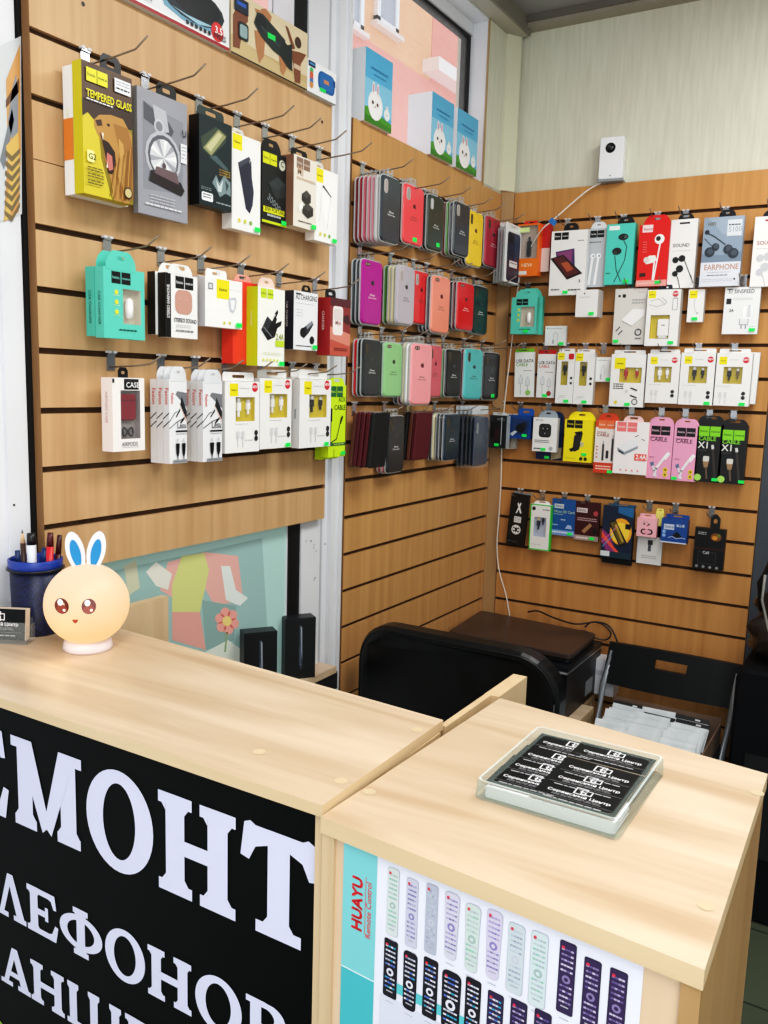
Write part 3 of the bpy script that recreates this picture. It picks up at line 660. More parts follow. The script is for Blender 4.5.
pack(L, (330.6, 297), (349.4, 356.6), .08, .036, 'charger_box', 'red charger box in front of the white post', 'box', '8e3a38', a_redch, 'a3262a', tab=('15161a', .02, .5, 'arch', .3), group=gL)
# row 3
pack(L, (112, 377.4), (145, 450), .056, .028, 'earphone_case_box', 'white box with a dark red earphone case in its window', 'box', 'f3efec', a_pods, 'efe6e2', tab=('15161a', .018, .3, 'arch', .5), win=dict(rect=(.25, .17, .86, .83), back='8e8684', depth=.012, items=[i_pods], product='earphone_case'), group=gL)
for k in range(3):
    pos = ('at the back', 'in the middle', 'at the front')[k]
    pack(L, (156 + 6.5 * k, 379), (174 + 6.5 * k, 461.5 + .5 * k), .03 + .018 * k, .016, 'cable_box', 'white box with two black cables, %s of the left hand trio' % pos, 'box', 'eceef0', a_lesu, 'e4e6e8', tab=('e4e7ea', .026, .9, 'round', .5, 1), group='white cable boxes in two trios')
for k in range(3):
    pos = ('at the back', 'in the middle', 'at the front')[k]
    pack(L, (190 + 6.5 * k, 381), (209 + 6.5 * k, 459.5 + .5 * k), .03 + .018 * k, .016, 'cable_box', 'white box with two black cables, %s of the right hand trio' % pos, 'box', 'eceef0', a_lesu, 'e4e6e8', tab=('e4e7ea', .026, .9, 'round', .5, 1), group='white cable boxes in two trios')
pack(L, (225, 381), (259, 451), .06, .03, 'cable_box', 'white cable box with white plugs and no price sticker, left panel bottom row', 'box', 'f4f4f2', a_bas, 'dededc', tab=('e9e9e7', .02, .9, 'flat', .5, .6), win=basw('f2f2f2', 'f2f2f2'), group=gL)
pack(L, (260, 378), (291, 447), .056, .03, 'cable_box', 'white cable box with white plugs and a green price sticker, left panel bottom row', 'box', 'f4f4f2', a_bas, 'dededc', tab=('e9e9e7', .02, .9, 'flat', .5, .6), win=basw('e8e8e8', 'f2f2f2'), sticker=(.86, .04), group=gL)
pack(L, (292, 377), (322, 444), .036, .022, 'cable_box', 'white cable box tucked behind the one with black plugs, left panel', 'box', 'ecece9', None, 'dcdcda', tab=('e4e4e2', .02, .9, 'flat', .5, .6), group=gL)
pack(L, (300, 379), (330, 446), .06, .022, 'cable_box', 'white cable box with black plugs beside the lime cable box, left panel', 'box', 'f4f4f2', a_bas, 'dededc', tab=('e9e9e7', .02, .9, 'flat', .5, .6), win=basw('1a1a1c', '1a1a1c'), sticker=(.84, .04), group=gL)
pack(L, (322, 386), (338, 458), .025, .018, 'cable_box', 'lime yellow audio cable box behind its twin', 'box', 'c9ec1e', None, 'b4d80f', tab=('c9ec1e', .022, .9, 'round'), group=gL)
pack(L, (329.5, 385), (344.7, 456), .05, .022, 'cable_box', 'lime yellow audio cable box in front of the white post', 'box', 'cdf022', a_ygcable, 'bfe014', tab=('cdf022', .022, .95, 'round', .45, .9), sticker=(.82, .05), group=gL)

# boxes along the top of the left panel, bunny lamp boxes on the window ledge
def ledge(tl, br, dx, name, label, cat, col, art, scol, group=None, fx=.012):
    P, Q = on(tl[0], tl[1], 0, fx), on(br[0], br[1], 0, fx)
    w = Q.y - P.y; h = P.z - TOPZ; root = thing(name, label, cat, (fx - dx, (P.y + Q.y) / 2, TOPZ + .0002), PI / 2, group)
    mb = MB(); mb.box(-w / 2, w / 2, -dx, 0, 0, h, scol); mb.flat([(-w / 2, 0), (w / 2, 0), (w / 2, h), (-w / 2, h)], -dx - .0001, col)
    art(Art(mb, w, h, -dx - .0002)); mb.keep = True; mb.build('carton', root); 
    f = MB(); f.box(-w / 2 + .002, w / 2 - .002, -dx + .002, -.002, h, h + .0008, scol); f.build('lid', root)
    return root
ledge((112, -70), (229, 57), .078, 'speaker_box', 'white speaker box with a red bottom edge on top of the left panel', 'box', 'e6e8ea', a_vr, 'd9dadc', 'speaker boxes on the left panel')
ledge((231, -12), (306.6, 98), .078, 'speaker_box', 'speaker box printed with dancing people and a black speaker', 'box', 'd8c8a8', a_dance, 'cbbb98', 'speaker boxes on the left panel')
ledge((307.5, 58), (335.5, 109), .06, 'speaker_box', 'small white speaker box showing a blue speaker beside the white post', 'box', 'eceef0', a_spk, 'd9dde0', 'speaker boxes on the left panel')
ledge((366, 46), (391, 131), .078, 'lamp_box', 'blue rabbit lamp box nearest the white post on the window ledge', 'box', '5fb4dd', a_bunny, 'f0f2f5', 'rabbit lamp boxes')
ledge((432.6, 91), (452, 163), .078, 'lamp_box', 'blue rabbit lamp box in the middle, its printed white side showing', 'box', '5fb4dd', a_bunny, 'eceff4', 'rabbit lamp boxes')
ledge((458, 107.4), (476, 176.6), .07, 'lamp_box', 'blue rabbit lamp box nearest the corner of the room', 'box', '5fb4dd', a_bunny, 'eceff4', 'rabbit lamp boxes')

# -- back wall ------------------------------------------------------
def hang_earbuds(a, c, pts):
    for u, v, r in pts: a.e(u, v, r, c)
def a_orange(a):
    a.r(0, .3, 1, .34, 'f07a1c'); a.r(0, .12, 1, .3, 'ef7a1e'); a.t('NEW', .25, .18, .15, 'f7d9b8'); a.r(.12, .84, .55, .93, 'd8e8a0'); a.r(.15, .03, .5, .1, 'e8e8e0')
def i_phone_holder(pm, w, h, y): pm.rbox(-.08 * w, .12 * w, y - .003, y + .003, .38 * h, .68 * h, mat('17181a', .4), .004); pm.box(-.02 * w, .06 * w, y - .002, y + .002, .66 * h, .76 * h, '2a2a2c')
def a_tablet(a):
    a.squares(.08, .975, .19, K, 'f0f0f0'); a.p([(.14, .68), (.66, .72), (.7, .44), (.2, .5)], '4c3a6a'); a.p([(.18, .66), (.62, .7), (.6, .5), (.3, .52)], '8a4a7a'); a.p([(.0, .58), (.36, .63), (.92, .33), (.5, .24)], '25191a'); a.p([(.08, .575), (.35, .61), (.82, .345), (.5, .28)], '5c2a2c'); a.p([(.3, .5), (.5, .52), (.66, .4), (.5, .36)], 'b05a3a'); a.fine(.75, .93, .83, '8a8a8a', 1, .02, .012); a.fine(.06, .3, .08, '7a7a7c', 1, .02, .02); a.fine(.55, .92, .07, '4a4a4c', 1, .02, .02)
def a_greyear(a):
    a.r(0, 0, 1, 1, 'c3c7cb'); a.squares(.12, .965, .34, K, 'e8e8e8'); a.fine(.1, .7, .76, '55585c', 1, .02, .014)
    for u in (.3, .6): a.l([(u - .12, .05), (u, .5)], .12, 'f4f5f6'); a.e(u + .02, .53, .13, 'f6f7f8'); a.e(u + .05, .53, .05, '9aa0a6')
def a_tqear(a):
    a.r(.08, .9, .45, .97, 'eef6f4'); a.l([(.62, .72), (.74, .62), (.7, .4), (.36, .04)], .03, '17302e'); a.l([(.34, .47), (.42, .24), (.6, .05)], .03, '17302e'); a.e(.6, .78, .18, '202628', .055); a.e(.68, .78, .06, '55605f'); a.e(.4, .55, .17, '202628', .06); a.e(.34, .52, .07, '3a4444'); a.fine(.06, .2, .18, '2a6a60', 1, .02, .02)
def a_redear(a):
    a.r(.1, .88, .44, 1, 'f0dede'); a.t('hoco', .15, .91, .1, 'c04040'); a.l([(.72, .74), (.56, .06)], .05, 'f2f2f2'); a.l([(.56, .44), (.54, .1)], .05, 'f2f2f2'); a.e(.68, .76, .16, 'f6f6f4'); a.e(.64, .77, .08, '3a3434'); a.p([(.2, .42), (.38, .5), (.58, .5), (.64, .42), (.5, .38), (.3, .36)], 'f4f2f0'); a.e(.3, .43, .1, 'e0d8d4'); a.fine(.15, .28, .72, 'f2b0a8', 5, .04); a.r(.1, .16, .3, .22, '3a2418'); a.r(0, 0, 1, .1, 'f2a8a0'); a.fine(.05, .7, .05, 'ffffff', 1)
def a_sound(c, tx):
    def f(a):
        a.rr(.32, .93, .7, .955, c); a.t('SOUND', .12, .6, .13, tx); a.fine(.12, .8, .54, 'b8b8b8', 1)
        d = '1c1c20' if c == K else 'c9ccd0'
        a.l([(.45, .42), (.6, .4), (.95, .1)], .03, d); a.l([(.3, .22), (.4, .14), (.5, 0)], .03, d); a.e(.26, .41, .12, d); a.e(.5, .43, .13, d); a.e(.44, .28, .14, d); a.e(.28, .21, .11, d)
    return f
def a_s100(a):
    a.r(0, .35, 1, 1, '93a4b6'); a.p([(0, .35), (1, .35), (1, .5), (.5, .45), (0, .48)], '7e90a4'); a.p([(.1, 1), (.5, .75), (1, .7), (1, 1)], 'a3b2c2'); a.r(.6, .72, .96, .95, 'dfe5ea'); a.t('S100', .63, .78, .13, 'a8b4bc'); a.fine(.63, .92, .87, '4c545c', 1, .02, .018); a.t('HIFI', .1, .88, .09, '6e6a50')
    a.l([(.1, .78), (.3, .72), (.58, .6)], .03, '3c4650'); a.e(.1, .79, .06, '2c343c'); a.l([(.05, .7), (.26, .58)], .02, '4a545e')
    for u, v, r in ((.2, .5, .13), (.34, .57, .1), (.66, .53, .12), (.8, .47, .13)): a.e(u, v, r, '333b46'); a.e(u + .02, v + .01, r * .6, '4d5763')
    a.r(0, 0, 1, .35, 'e2e6ee'); a.t('EARPHONE', .09, .24, .145, 'b98a6a', xs=.98); a.fine(.2, .75, .2, '9a9aa0', 1); a.fine(.18, .7, .155, '5a6068', 1, .02, .012); a.fine(.06, .85, .1, 'b8bcc4', 2, .025); a.e(.88, .1, .025, '1c1c20')
def a_cable_small(a): a.e(.1, .88, .025, '333333'); a.fine(.18, .8, .86, '9a9a9a', 1, .02, .02); a.l([(.4, .1), (.4, .55), (.5, .68), (.6, .55), (.58, .2)], .035, 'cfd2d6'); a.r(.36, .1, .44, .3, 'b4b8bc')
def a_cube(a): a.e(.38, .86, .035, '55585c'); a.fine(.15, .65, .72, 'b4b4b6', 1, .03, .02)
def a_pbwatch(a):
    a.e(.14, .87, .04, '222222'); a.r(.24, .84, .34, .9, '222222'); a.fine(.55, .95, .78, 'b0b0ae', 2, .05, .03); a.fine(.7, .95, .93, '777777', 1); a.p([(.24, .44), (.6, .64), (.95, .62), (.95, .52), (.58, .34)], 'f6f6f6'); a.p([(.24, .44), (.58, .34), (.6, .32), (.28, .41)], 'a8aaac'); a.l([(.1, .24), (.22, .32)], .03, '2c2c2e'); a.l([(.18, .18), (.3, .25)], .03, '2c2c2e'); a.e(.8, .22, .11, '2c2c2e'); a.e(.8, .22, .075, 'd6d6d4'); a.l([(.8, .22), (.8, .28)], .015, '2c2c2e'); a.fine(.72, .9, .1, '6a6a6a', 1, .02, .02)
def a_basch(a):
    a.yellow(.03, .985, .23); a.red(.84, .92); a.l([(.08, .74), (.3, .7), (.55, .74), (.35, .84), (.12, .8)], .015, 'b0b2b4'); a.l([(.55, .74), (.6, .78), (.45, .86)], .015, 'b0b2b4'); a.l([(.78, .64), (.78, .84), (.92, .84), (.92, .64), (.78, .64)], .015, 'a0a2a6'); a.l([(.82, .84), (.82, .88), (.88, .88), (.88, .84)], .012, 'a0a2a6')
def i_wallplug(pm, w, h, y): pm.rbox(-.14 * w, .2 * w, y - .004, y + .004, .18 * h, .48 * h, mat('f4f4f2', .3), .003); pm.box(-.02 * w, .08 * w, y - .0044, y - .004, .36 * h, .38 * h, '9a9a9a'); pm.box(-.1 * w, .16 * w, y - .003, y + .003, .14 * h, .18 * h, 'dcdcda')
def a_bssmall(a): a.yellow(.06, .97, .5); a.l([(.4, .7), (.42, .45), (.6, .25)], .04, 'd0d2d4'); a.r(.36, .55, .46, .72, 'dfe1e3'); a.r(.55, .25, .68, .3, 'c4c6c8')
def a_s1(a):
    a.t('S1 SINSPEED', .1, .87, .115, '4a4e52', xs=.85); a.r(.06, .95, .22, .97, '333333'); a.r(.06, .64, .2, .76, '26282a'); a.fine(.25, .8, .76, 'a8acb0', 2, .03); a.rr(.55, .32, .8, .6, 'f8f8f8'); a.p([(.66, .36), (.68, .62), (.76, .62), (.78, .36)], 'd9dde0'); a.r(.48, .2, .72, .32, 'e9ebed'); a.l([(.48, .32), (.48, .2), (.72, .2), (.72, .32)], .015, '8a9096'); a.l([(.54, .2), (.54, .12)], .03, '8a9096'); a.l([(.66, .2), (.66, .12)], .03, '8a9096'); a.t('2A', .16, .48, .08, '333333'); a.fine(.75, .95, .16, '9a9ea2', 1)
def a_usb(c, c2):
    def f(a):
        a.t('USB DATA', .05, .77, .155, '17181a'); a.t('CABLE', .06, .69, .15, c2); a.fine(.45, .9, .58, 'a08080', 1, .02, .014)
        for u, v in ((.32, .5), (.68, .46)): a.r(u - .05, v - .06, u + .05, v, 'd8dadc'); a.rr(u - .09, v - .2, u + .09, v - .06, 'e6e8ea'); a.l([(u - .09, v - .06), (u - .09, v - .2), (u + .09, v - .2), (u + .09, v - .06)], .018, 'a4a8ac'); a.l([(u, v - .2), (u, .06)], .03, 'b8bcc0')
        a.e(.7, .1, .13, c)
    return f
def a_basbk(a): a.yellow(.03, .985, .38); a.e(.85, .5, .07, '2c2c2e'); a.e(.85, .4, .07, '2c2c2e'); a.fine(.2, .6, .15, 'b8b8b8', 2, .03); a.l([(.1, .08), (.5, .16)], .02, 'd0d0d0')
bkw = dict(rect=(.26, .36, .64, .82), back='b8a628', items=[lambda p, w, h, y: plug(p, -.05 * w, .8 * h, y, .0115, '1a1a1c', '8a7a60')])
def a_basred(a): a.yellow(.1, .93, .32); a.fine(.1, .4, .42, '222222', 3, .04, .02); a.e(.75, .1, .09, '333336'); a.e(.75, .1, .065, 'e4e4e4'); a.e(.2, .08, .05, 'e0d030'); a.l([(.62, .36), (.8, .32)], .04, '222222'); a.l([(.62, .22), (.8, .18)], .04, '222222'); a.e(.5, .3, .05, 'd9d9d9')
def a_bas2(a):
    a.yellow(.1, .93, .22); a.red(.83, .87); a.fine(.4, .65, .87, 'a8a8a8', 1); a.fine(.1, .5, .37, 'c0c0c0', 1)
    a.e(.83, .24, .055, '2c2c2e'); a.e(.83, .16, .055, '2c2c2e')
    for u in (.2, .34): a.l([(u, .04), (u + .02, .2)], .02, 'd4d4d6'); a.r(u - .04, .16, u + .04, .26, 'dededf')
def bas2w(c1, c2): return dict(rect=(.24, .42, .76, .74), back='bca830', items=[lambda p, w, h, y: plug(p, -.1 * w, .725 * h, y, .0105, c1), lambda p, w, h, y: plug(p, .13 * w, .71 * h, y, .0085, c2)])
def a_watchbox(a): a.fine(.1, .4, .91, '777777', 1, .02, .02); a.rr(.25, .42, .75, .82, '1c1c1e', .25); a.rr(.3, .46, .7, .78, '3a3a3c', .25); a.e(.42, .68, .09, '101012'); a.e(.6, .68, .09, '101012'); a.e(.5, .54, .09, '101012'); a.e(.42, .68, .04, '8a8a8c'); a.e(.6, .68, .04, '8a8a8c'); a.e(.5, .54, .04, '8a8a8c'); a.fine(.1, .7, .32, '777777', 2, .05, .02); a.e(.78, .1, .08, 'b4b8bc'); a.fine(.08, .35, .07, '222222', 1, .02, .03)
def a_yholder(a):
    a.squares(.07, .985, .27, K, 'f2e41c'); a.p([(.36, .62), (.6, .72), (.66, .68), (.56, .3), (.4, .24), (.32, .28)], '2a2a2c'); a.p([(.36, .7), (.62, .74), (.66, .68), (.58, .62), (.4, .66)], '17181a'); a.p([(.2, .3), (.42, .36), (.48, .28), (.26, .23)], '1c1c1e'); a.p([(.58, .5), (.72, .46), (.7, .38), (.6, .36)], 'c9c4a0'); a.fine(.08, .45, .08, '6a6410', 1); a.e(.64, .08, .06, '2a2a10'); a.e(.8, .08, .06, '2a2a10')
def a_rwcable(a):
    a.r(0, .87, 1, 1, 'd8542c'); a.squares(.12, .995, .36, 'e87a4a', 'ffe6d8', .02); a.t('CABLE', .08, .7, .14, '9a4a30'); a.fine(.08, .5, .77, '9a4a30', 1, .02, .014); a.r(0, 0, 1, .2, 'd4492a'); a.fine(.1, .8, .12, 'ffe0d0', 2, .05, .02)
    for u, v in ((.4, .55), (.82, .66)): a.l([(u, v), (u, .25)], .09, '3a3c40'); a.l([(u, v + .06), (u, v)], .05, 'b0b2b6')
    a.l([(.6, .3), (.6, .42)], .12, '2a2a2c')
    for v in (.3, .37, .44, .5): a.e(.12, v, .035, 'c05030')
def a_coral(a):
    a.squares(.05, .99, .28, 'f08080', 'ffe8e4', .03); a.p([(.1, .5), (.5, .68), (.72, .62), (.7, .5), (.32, .36), (.12, .42)], 'eef1f4'); a.p([(.1, .5), (.32, .42), (.7, .55), (.7, .5), (.32, .36), (.12, .42)], '9aa2ac'); a.p([(.14, .46), (.3, .4), (.3, .37), (.15, .42)], '2a2e34'); a.l([(.6, .72), (.7, .75)], .02, '55585c'); a.l([(.8, .68), (.88, .66)], .02, '55585c'); a.r(.62, .27, .97, .4, 'ec6a62'); a.t('2.4A', .66, .3, .13, 'ffffff')
    for k in range(4): a.p([(.2 + .17 * k, .06), (.27 + .17 * k, .06), (.235 + .17 * k, .1)], 'e88880')
def a_pink(a):
    a.squares(.1, .955, .37, K, 'f0d0dc'); a.t('CABLE', .08, .68, .17, '5c3a48'); a.fine(.08, .6, .745, '5c3a48', 1, .02, .014); a.fine(.1, .3, .38, '8a5a6a', 1, .02, .014); a.l([(.35, .05), (.4, .18), (.72, .4), (.82, .46)], .1, 'eef0f2'); a.p([(.66, .4), (.84, .5), (.94, .46), (.76, .34)], 'f6f7f8'); a.l([(.24, .27), (.34, .14), (.42, .04)], .08, 'e6e8ea'); a.p([(.14, .28), (.28, .31), (.32, .24), (.2, .22)], '6a7a9a'); a.e(.78, .17, .1, 'f0d23a'); a.e(.78, .08, .1, 'f0d23a'); a.e(.78, .17, .05, '8a741a'); a.e(.78, .08, .05, '8a741a')
def a_x1(a):
    a.squares(.06, .92, .4, '86d82a', '173008', .03); a.t('CABLE', .06, .685, .17, '8adc3a'); a.t('X1', .06, .56, .27, 'e9ebe6'); a.fine(.06, .4, .52, '6a706a', 1)
    a.l([(.64, .58), (.82, .06)], .1, '3a3634'); a.l([(.63, .61), (.65, .56)], .1, 'd8d8d6'); a.rr(.3, .34, .54, .43, 'd9d6cf'); a.p([(.3, .34), (.54, .34), (.5, .24), (.36, .24)], 'a08060'); a.l([(.44, .24), (.5, .06)], .07, '6a5a4a'); a.e(.14, .07, .14, 'a8e06a')
def a_tools(a):
    a.p([(.35, .62), (.42, .62), (.62, .82), (.56, .84)], 'e8e8e6'); a.p([(.6, .62), (.68, .64), (.5, .8), (.42, .84), (.4, .8)], 'e8e8e6'); a.r(.3, .44, .7, .56, 'dcdcda'); a.fine(.34, .66, .53, '555555', 3, .03); a.e(.48, .3, .26, 'e4e4e2'); a.e(.48, .3, .2, '1a1a1c')
    for k in range(6): t0 = PI * k / 3; a.e(.48 + .12 * math.cos(t0), .3 + .065 * math.sin(t0), .06, 'e4e4e2')
    a.fine(.05, .6, .06, '8a8a88', 1)
def a_grcable(a): a.l([(.02, .015), (.98, .015), (.98, .985), (.02, .985), (.02, .015)], .05, '3fd03a'); a.e(.16, .9, .09, '26282a'); a.fine(.6, .92, .88, '444444', 1, .02, .018); a.fine(.1, .6, .12, '8a8a8a', 1)
grw = dict(rect=(.2, .3, .78, .72), back='b4bccc', items=[lambda p, w, h, y: plug(p, -.1 * w, .7 * h, y, .011, '16203a', 'c9b48a'), lambda p, w, h, y: plug(p, .12 * w, .72 * h, y, .007, '16203a', '2a2a2c')])
def a_msd(a): a.r(0, 0, 1, .15, '7d9cd6'); a.r(.1, .74, .5, .86, 'd6dbe4'); a.t('hoco.', .14, .77, .12, '4a5a7a'); a.t('Micro SD Card', .1, .62, .11, 'b8d0b0'); a.fine(.1, .5, .57, 'c8d4c0', 1, .02, .014); a.fine(.4, .6, .42, 'c0cce0', 1, .02, .03); a.p([(.6, .2), (.9, .2), (.84, .3), (.7, .31)], 'a8c0e4'); a.fine(.05, .3, .27, 'a8c0e4', 1, .02, .03); a.fine(.05, .95, .06, 'd6e0f4', 1, .02, .05)
def a_ufd(a): a.r(.06, .72, .5, .84, 'dccfd0'); a.t('hoco.', .1, .75, .12, '6a4a4c'); a.fine(.1, .9, .56, 'c0a0a0', 2, .05, .025); a.p([(.3, .24), (.62, .46), (.72, .4), (.42, .18)], 'a8805c'); a.e(.84, .72, .1, 'b84a54'); a.r(.76, .2, .92, .34, '201416'); a.r(0, 0, 1, .13, 'b09a94'); a.fine(.1, .6, .05, 'f0e4e0', 1, .02, .03); 
def a_color(a):
    a.r(0, 0, 1, 1, '1c2a44'); a.p([(0, .55), (.3, .4), (.5, .1), (.2, .1), (0, .3)], '8a3a7a'); a.p([(0, .5), (.45, .2), (.6, .12), (.5, .1), (0, .38)], 'e85a4a'); a.e(.62, .52, .36, 'f0a82c', .26); a.e(.6, .5, .3, 'f6d24a', .2); a.p([(.2, .68), (.42, .75), (.86, .3), (.62, .22)], '181a1e'); a.p([(.26, .67), (.42, .71), (.78, .32), (.62, .27)], '6a5a2a'); a.p([(.4, .64), (.48, .66), (.74, .34), (.68, .32)], 'b89a3a'); a.p([(.5, .88), (1, .8), (1, 1), (.5, 1)], '2a6a9a'); a.r(.0, 0, 1, .12, '223a48'); a.r(0, .02, .3, .12, 'd8e0e2'); a.r(.76, .58, .94, .68, '14161a'); a.l([(.02, .28), (.5, .62)], .02, 'e87ab0'); a.l([(.05, .2), (.4, .45)], .02, '5ab0e0')
def a_dc(a): a.l([(.5, .6), (.5, .35)], .12, '55585e'); a.r(.42, .5, .62, .62, '3a3c40'); a.fine(.2, .8, .2, 'a0a2a4', 2, .05, .02)
def a_pinks(a): a.rr(.2, .12, .82, .42, '2a1c20', .5); a.rr(.28, .18, .74, .36, 'e8a8b4', .5); a.rr(.44, .12, .56, .42, 'e8a8b4', .1); a.e(.36, .68, .05, '55404a'); a.e(.6, .66, .05, '55404a'); a.e(.52, .6, .04, 'c05a6a'); a.fine(.3, .6, .78, 'b0808c', 1, .02, .02)
def a_bluebox(a): a.r(.1, .55, .5, .78, 'c4cede'); a.t('hoco.', .15, .62, .12, '3a5a8a'); a.t('BLUE', .58, .7, .1, 'e0e8f4'); a.p([(.4, .28), (.62, .5), (.82, .3), (.7, .24)], '0d1016'); a.l([(.3, .22), (.45, .28), (.6, .2), (.8, .26), (.95, .22)], .02, 'c8d8f0'); a.e(.12, .46, .07, '8ab0e0'); a.e(.12, .3, .07, '8ab0e0'); a.r(0, 0, 1, .05, 'd0d8e6')
def a_blackbox(a): a.fine(.1, .4, .88, 'b0b0b0', 2, .04, .018); a.e(.7, .8, .18, '7a4a1c', .1); a.e(.66, .78, .09, 'd08a3a', .05); a.e(.78, .84, .06, '6a7a3a', .04); a.rr(.16, .12, .74, .42, '17191c', .15); a.l([(.16, .12), (.74, .12), (.74, .42), (.16, .42), (.16, .12)], .012, '4a4e54'); a.l([(0, .5), (1, .5)], .012, '7a2a2a'); a.t('Call', .3, .37, .1, 'c0c4c8'); 
for _k in (0,): pass
def add_dots(a):
    for k in range(4): a.e(.14 + .22 * k, .05, .05, '8a8e92')
def a_blue_ear(a): a.r(0, 0, 1, 1, '16498e'); a.p([(.1, .2), (.9, .1), (.95, .8), (.15, .9)], '1f3a6a'); a.e(.55, .45, .22, '14161c', .2); a.e(.7, .6, .12, '22242a'); a.p([(.08, .2), (.3, .34), (.42, .3), (.2, .1)], 'c8ccd2')
def a_disc(a): a.e(.5, .72, .42, '3a4450', .3); a.e(.5, .72, .3, '8a98a8', .22); a.e(.5, .72, .08, '20242a'); a.r(0, 0, 1, .3, '16305c'); a.p([(.6, 0), (1, .06), (1, .3), (.6, .26)], 'b0a488')
def a_clearcase(a): a.r(.1, .3, .9, .8, '14161a'); a.r(.3, .05, .9, .95, '1d2024'); a.p([(.3, .5), (.6, .6), (.6, .3), (.36, .24)], '3a1f24'); a.r(.7, .1, .74, .95, 'c4ccd0'); a.fine(.45, .9, .9, '9aa2a8', 2, .04, .014)

gB = 'packages on the back slat wall'
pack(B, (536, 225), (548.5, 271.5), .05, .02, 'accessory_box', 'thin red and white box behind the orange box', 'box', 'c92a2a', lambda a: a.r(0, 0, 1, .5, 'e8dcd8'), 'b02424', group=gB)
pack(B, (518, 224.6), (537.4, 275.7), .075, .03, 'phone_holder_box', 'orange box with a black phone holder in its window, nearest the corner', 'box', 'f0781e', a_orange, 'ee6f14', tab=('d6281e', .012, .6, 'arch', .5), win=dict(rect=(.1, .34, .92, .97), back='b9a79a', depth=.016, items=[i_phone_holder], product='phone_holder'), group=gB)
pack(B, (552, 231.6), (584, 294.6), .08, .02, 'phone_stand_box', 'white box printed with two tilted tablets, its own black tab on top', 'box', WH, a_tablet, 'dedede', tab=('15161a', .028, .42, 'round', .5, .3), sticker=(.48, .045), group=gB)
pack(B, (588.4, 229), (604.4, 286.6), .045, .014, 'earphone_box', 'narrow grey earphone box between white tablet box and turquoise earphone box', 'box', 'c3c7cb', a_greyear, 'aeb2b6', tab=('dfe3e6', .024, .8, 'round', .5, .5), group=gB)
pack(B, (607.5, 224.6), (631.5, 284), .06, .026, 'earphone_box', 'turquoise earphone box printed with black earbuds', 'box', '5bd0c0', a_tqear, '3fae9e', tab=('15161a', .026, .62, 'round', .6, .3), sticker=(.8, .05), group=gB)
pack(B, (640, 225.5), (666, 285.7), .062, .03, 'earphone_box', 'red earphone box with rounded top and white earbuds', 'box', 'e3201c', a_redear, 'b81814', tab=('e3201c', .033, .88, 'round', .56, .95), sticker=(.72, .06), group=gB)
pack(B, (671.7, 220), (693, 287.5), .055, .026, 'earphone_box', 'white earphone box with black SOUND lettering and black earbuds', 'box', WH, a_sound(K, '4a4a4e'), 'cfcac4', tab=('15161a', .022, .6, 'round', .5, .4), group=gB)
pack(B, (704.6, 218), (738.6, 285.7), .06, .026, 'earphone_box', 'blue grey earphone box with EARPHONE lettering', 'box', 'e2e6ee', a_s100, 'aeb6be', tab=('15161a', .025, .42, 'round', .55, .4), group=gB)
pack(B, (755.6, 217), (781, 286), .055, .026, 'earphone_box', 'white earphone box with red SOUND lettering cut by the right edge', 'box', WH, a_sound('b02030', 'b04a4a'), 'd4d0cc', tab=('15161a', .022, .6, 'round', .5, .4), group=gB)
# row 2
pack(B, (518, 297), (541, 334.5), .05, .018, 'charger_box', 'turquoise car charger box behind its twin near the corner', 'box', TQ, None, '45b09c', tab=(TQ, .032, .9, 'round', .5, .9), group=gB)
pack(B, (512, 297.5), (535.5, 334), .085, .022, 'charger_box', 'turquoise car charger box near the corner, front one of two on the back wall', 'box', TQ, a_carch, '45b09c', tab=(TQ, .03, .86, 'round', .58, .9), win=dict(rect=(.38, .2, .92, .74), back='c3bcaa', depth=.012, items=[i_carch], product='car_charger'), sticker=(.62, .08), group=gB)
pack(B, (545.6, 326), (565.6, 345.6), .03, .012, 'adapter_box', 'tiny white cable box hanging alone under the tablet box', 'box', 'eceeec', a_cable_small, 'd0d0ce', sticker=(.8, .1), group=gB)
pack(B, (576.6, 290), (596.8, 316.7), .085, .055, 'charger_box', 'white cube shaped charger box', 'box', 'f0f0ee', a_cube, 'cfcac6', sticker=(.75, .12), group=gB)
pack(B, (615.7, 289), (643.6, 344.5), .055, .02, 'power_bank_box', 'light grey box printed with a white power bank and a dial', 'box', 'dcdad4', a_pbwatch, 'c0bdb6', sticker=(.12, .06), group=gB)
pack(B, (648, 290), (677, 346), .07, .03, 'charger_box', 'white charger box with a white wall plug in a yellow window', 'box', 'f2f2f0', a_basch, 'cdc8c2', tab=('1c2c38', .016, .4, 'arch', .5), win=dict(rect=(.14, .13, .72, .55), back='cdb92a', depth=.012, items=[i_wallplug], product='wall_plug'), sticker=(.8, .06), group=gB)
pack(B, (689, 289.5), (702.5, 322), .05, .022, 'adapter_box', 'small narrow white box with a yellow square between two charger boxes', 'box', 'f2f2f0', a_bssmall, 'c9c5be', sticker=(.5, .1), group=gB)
pack(B, (725.5, 287.5), (757, 334), .05, .018, 'charger_box', 'white wall charger box below the earphone box near the right edge', 'box', 'eef0f0', a_s1, 'b9b9b6', sticker=(.85, .09), group=gB)
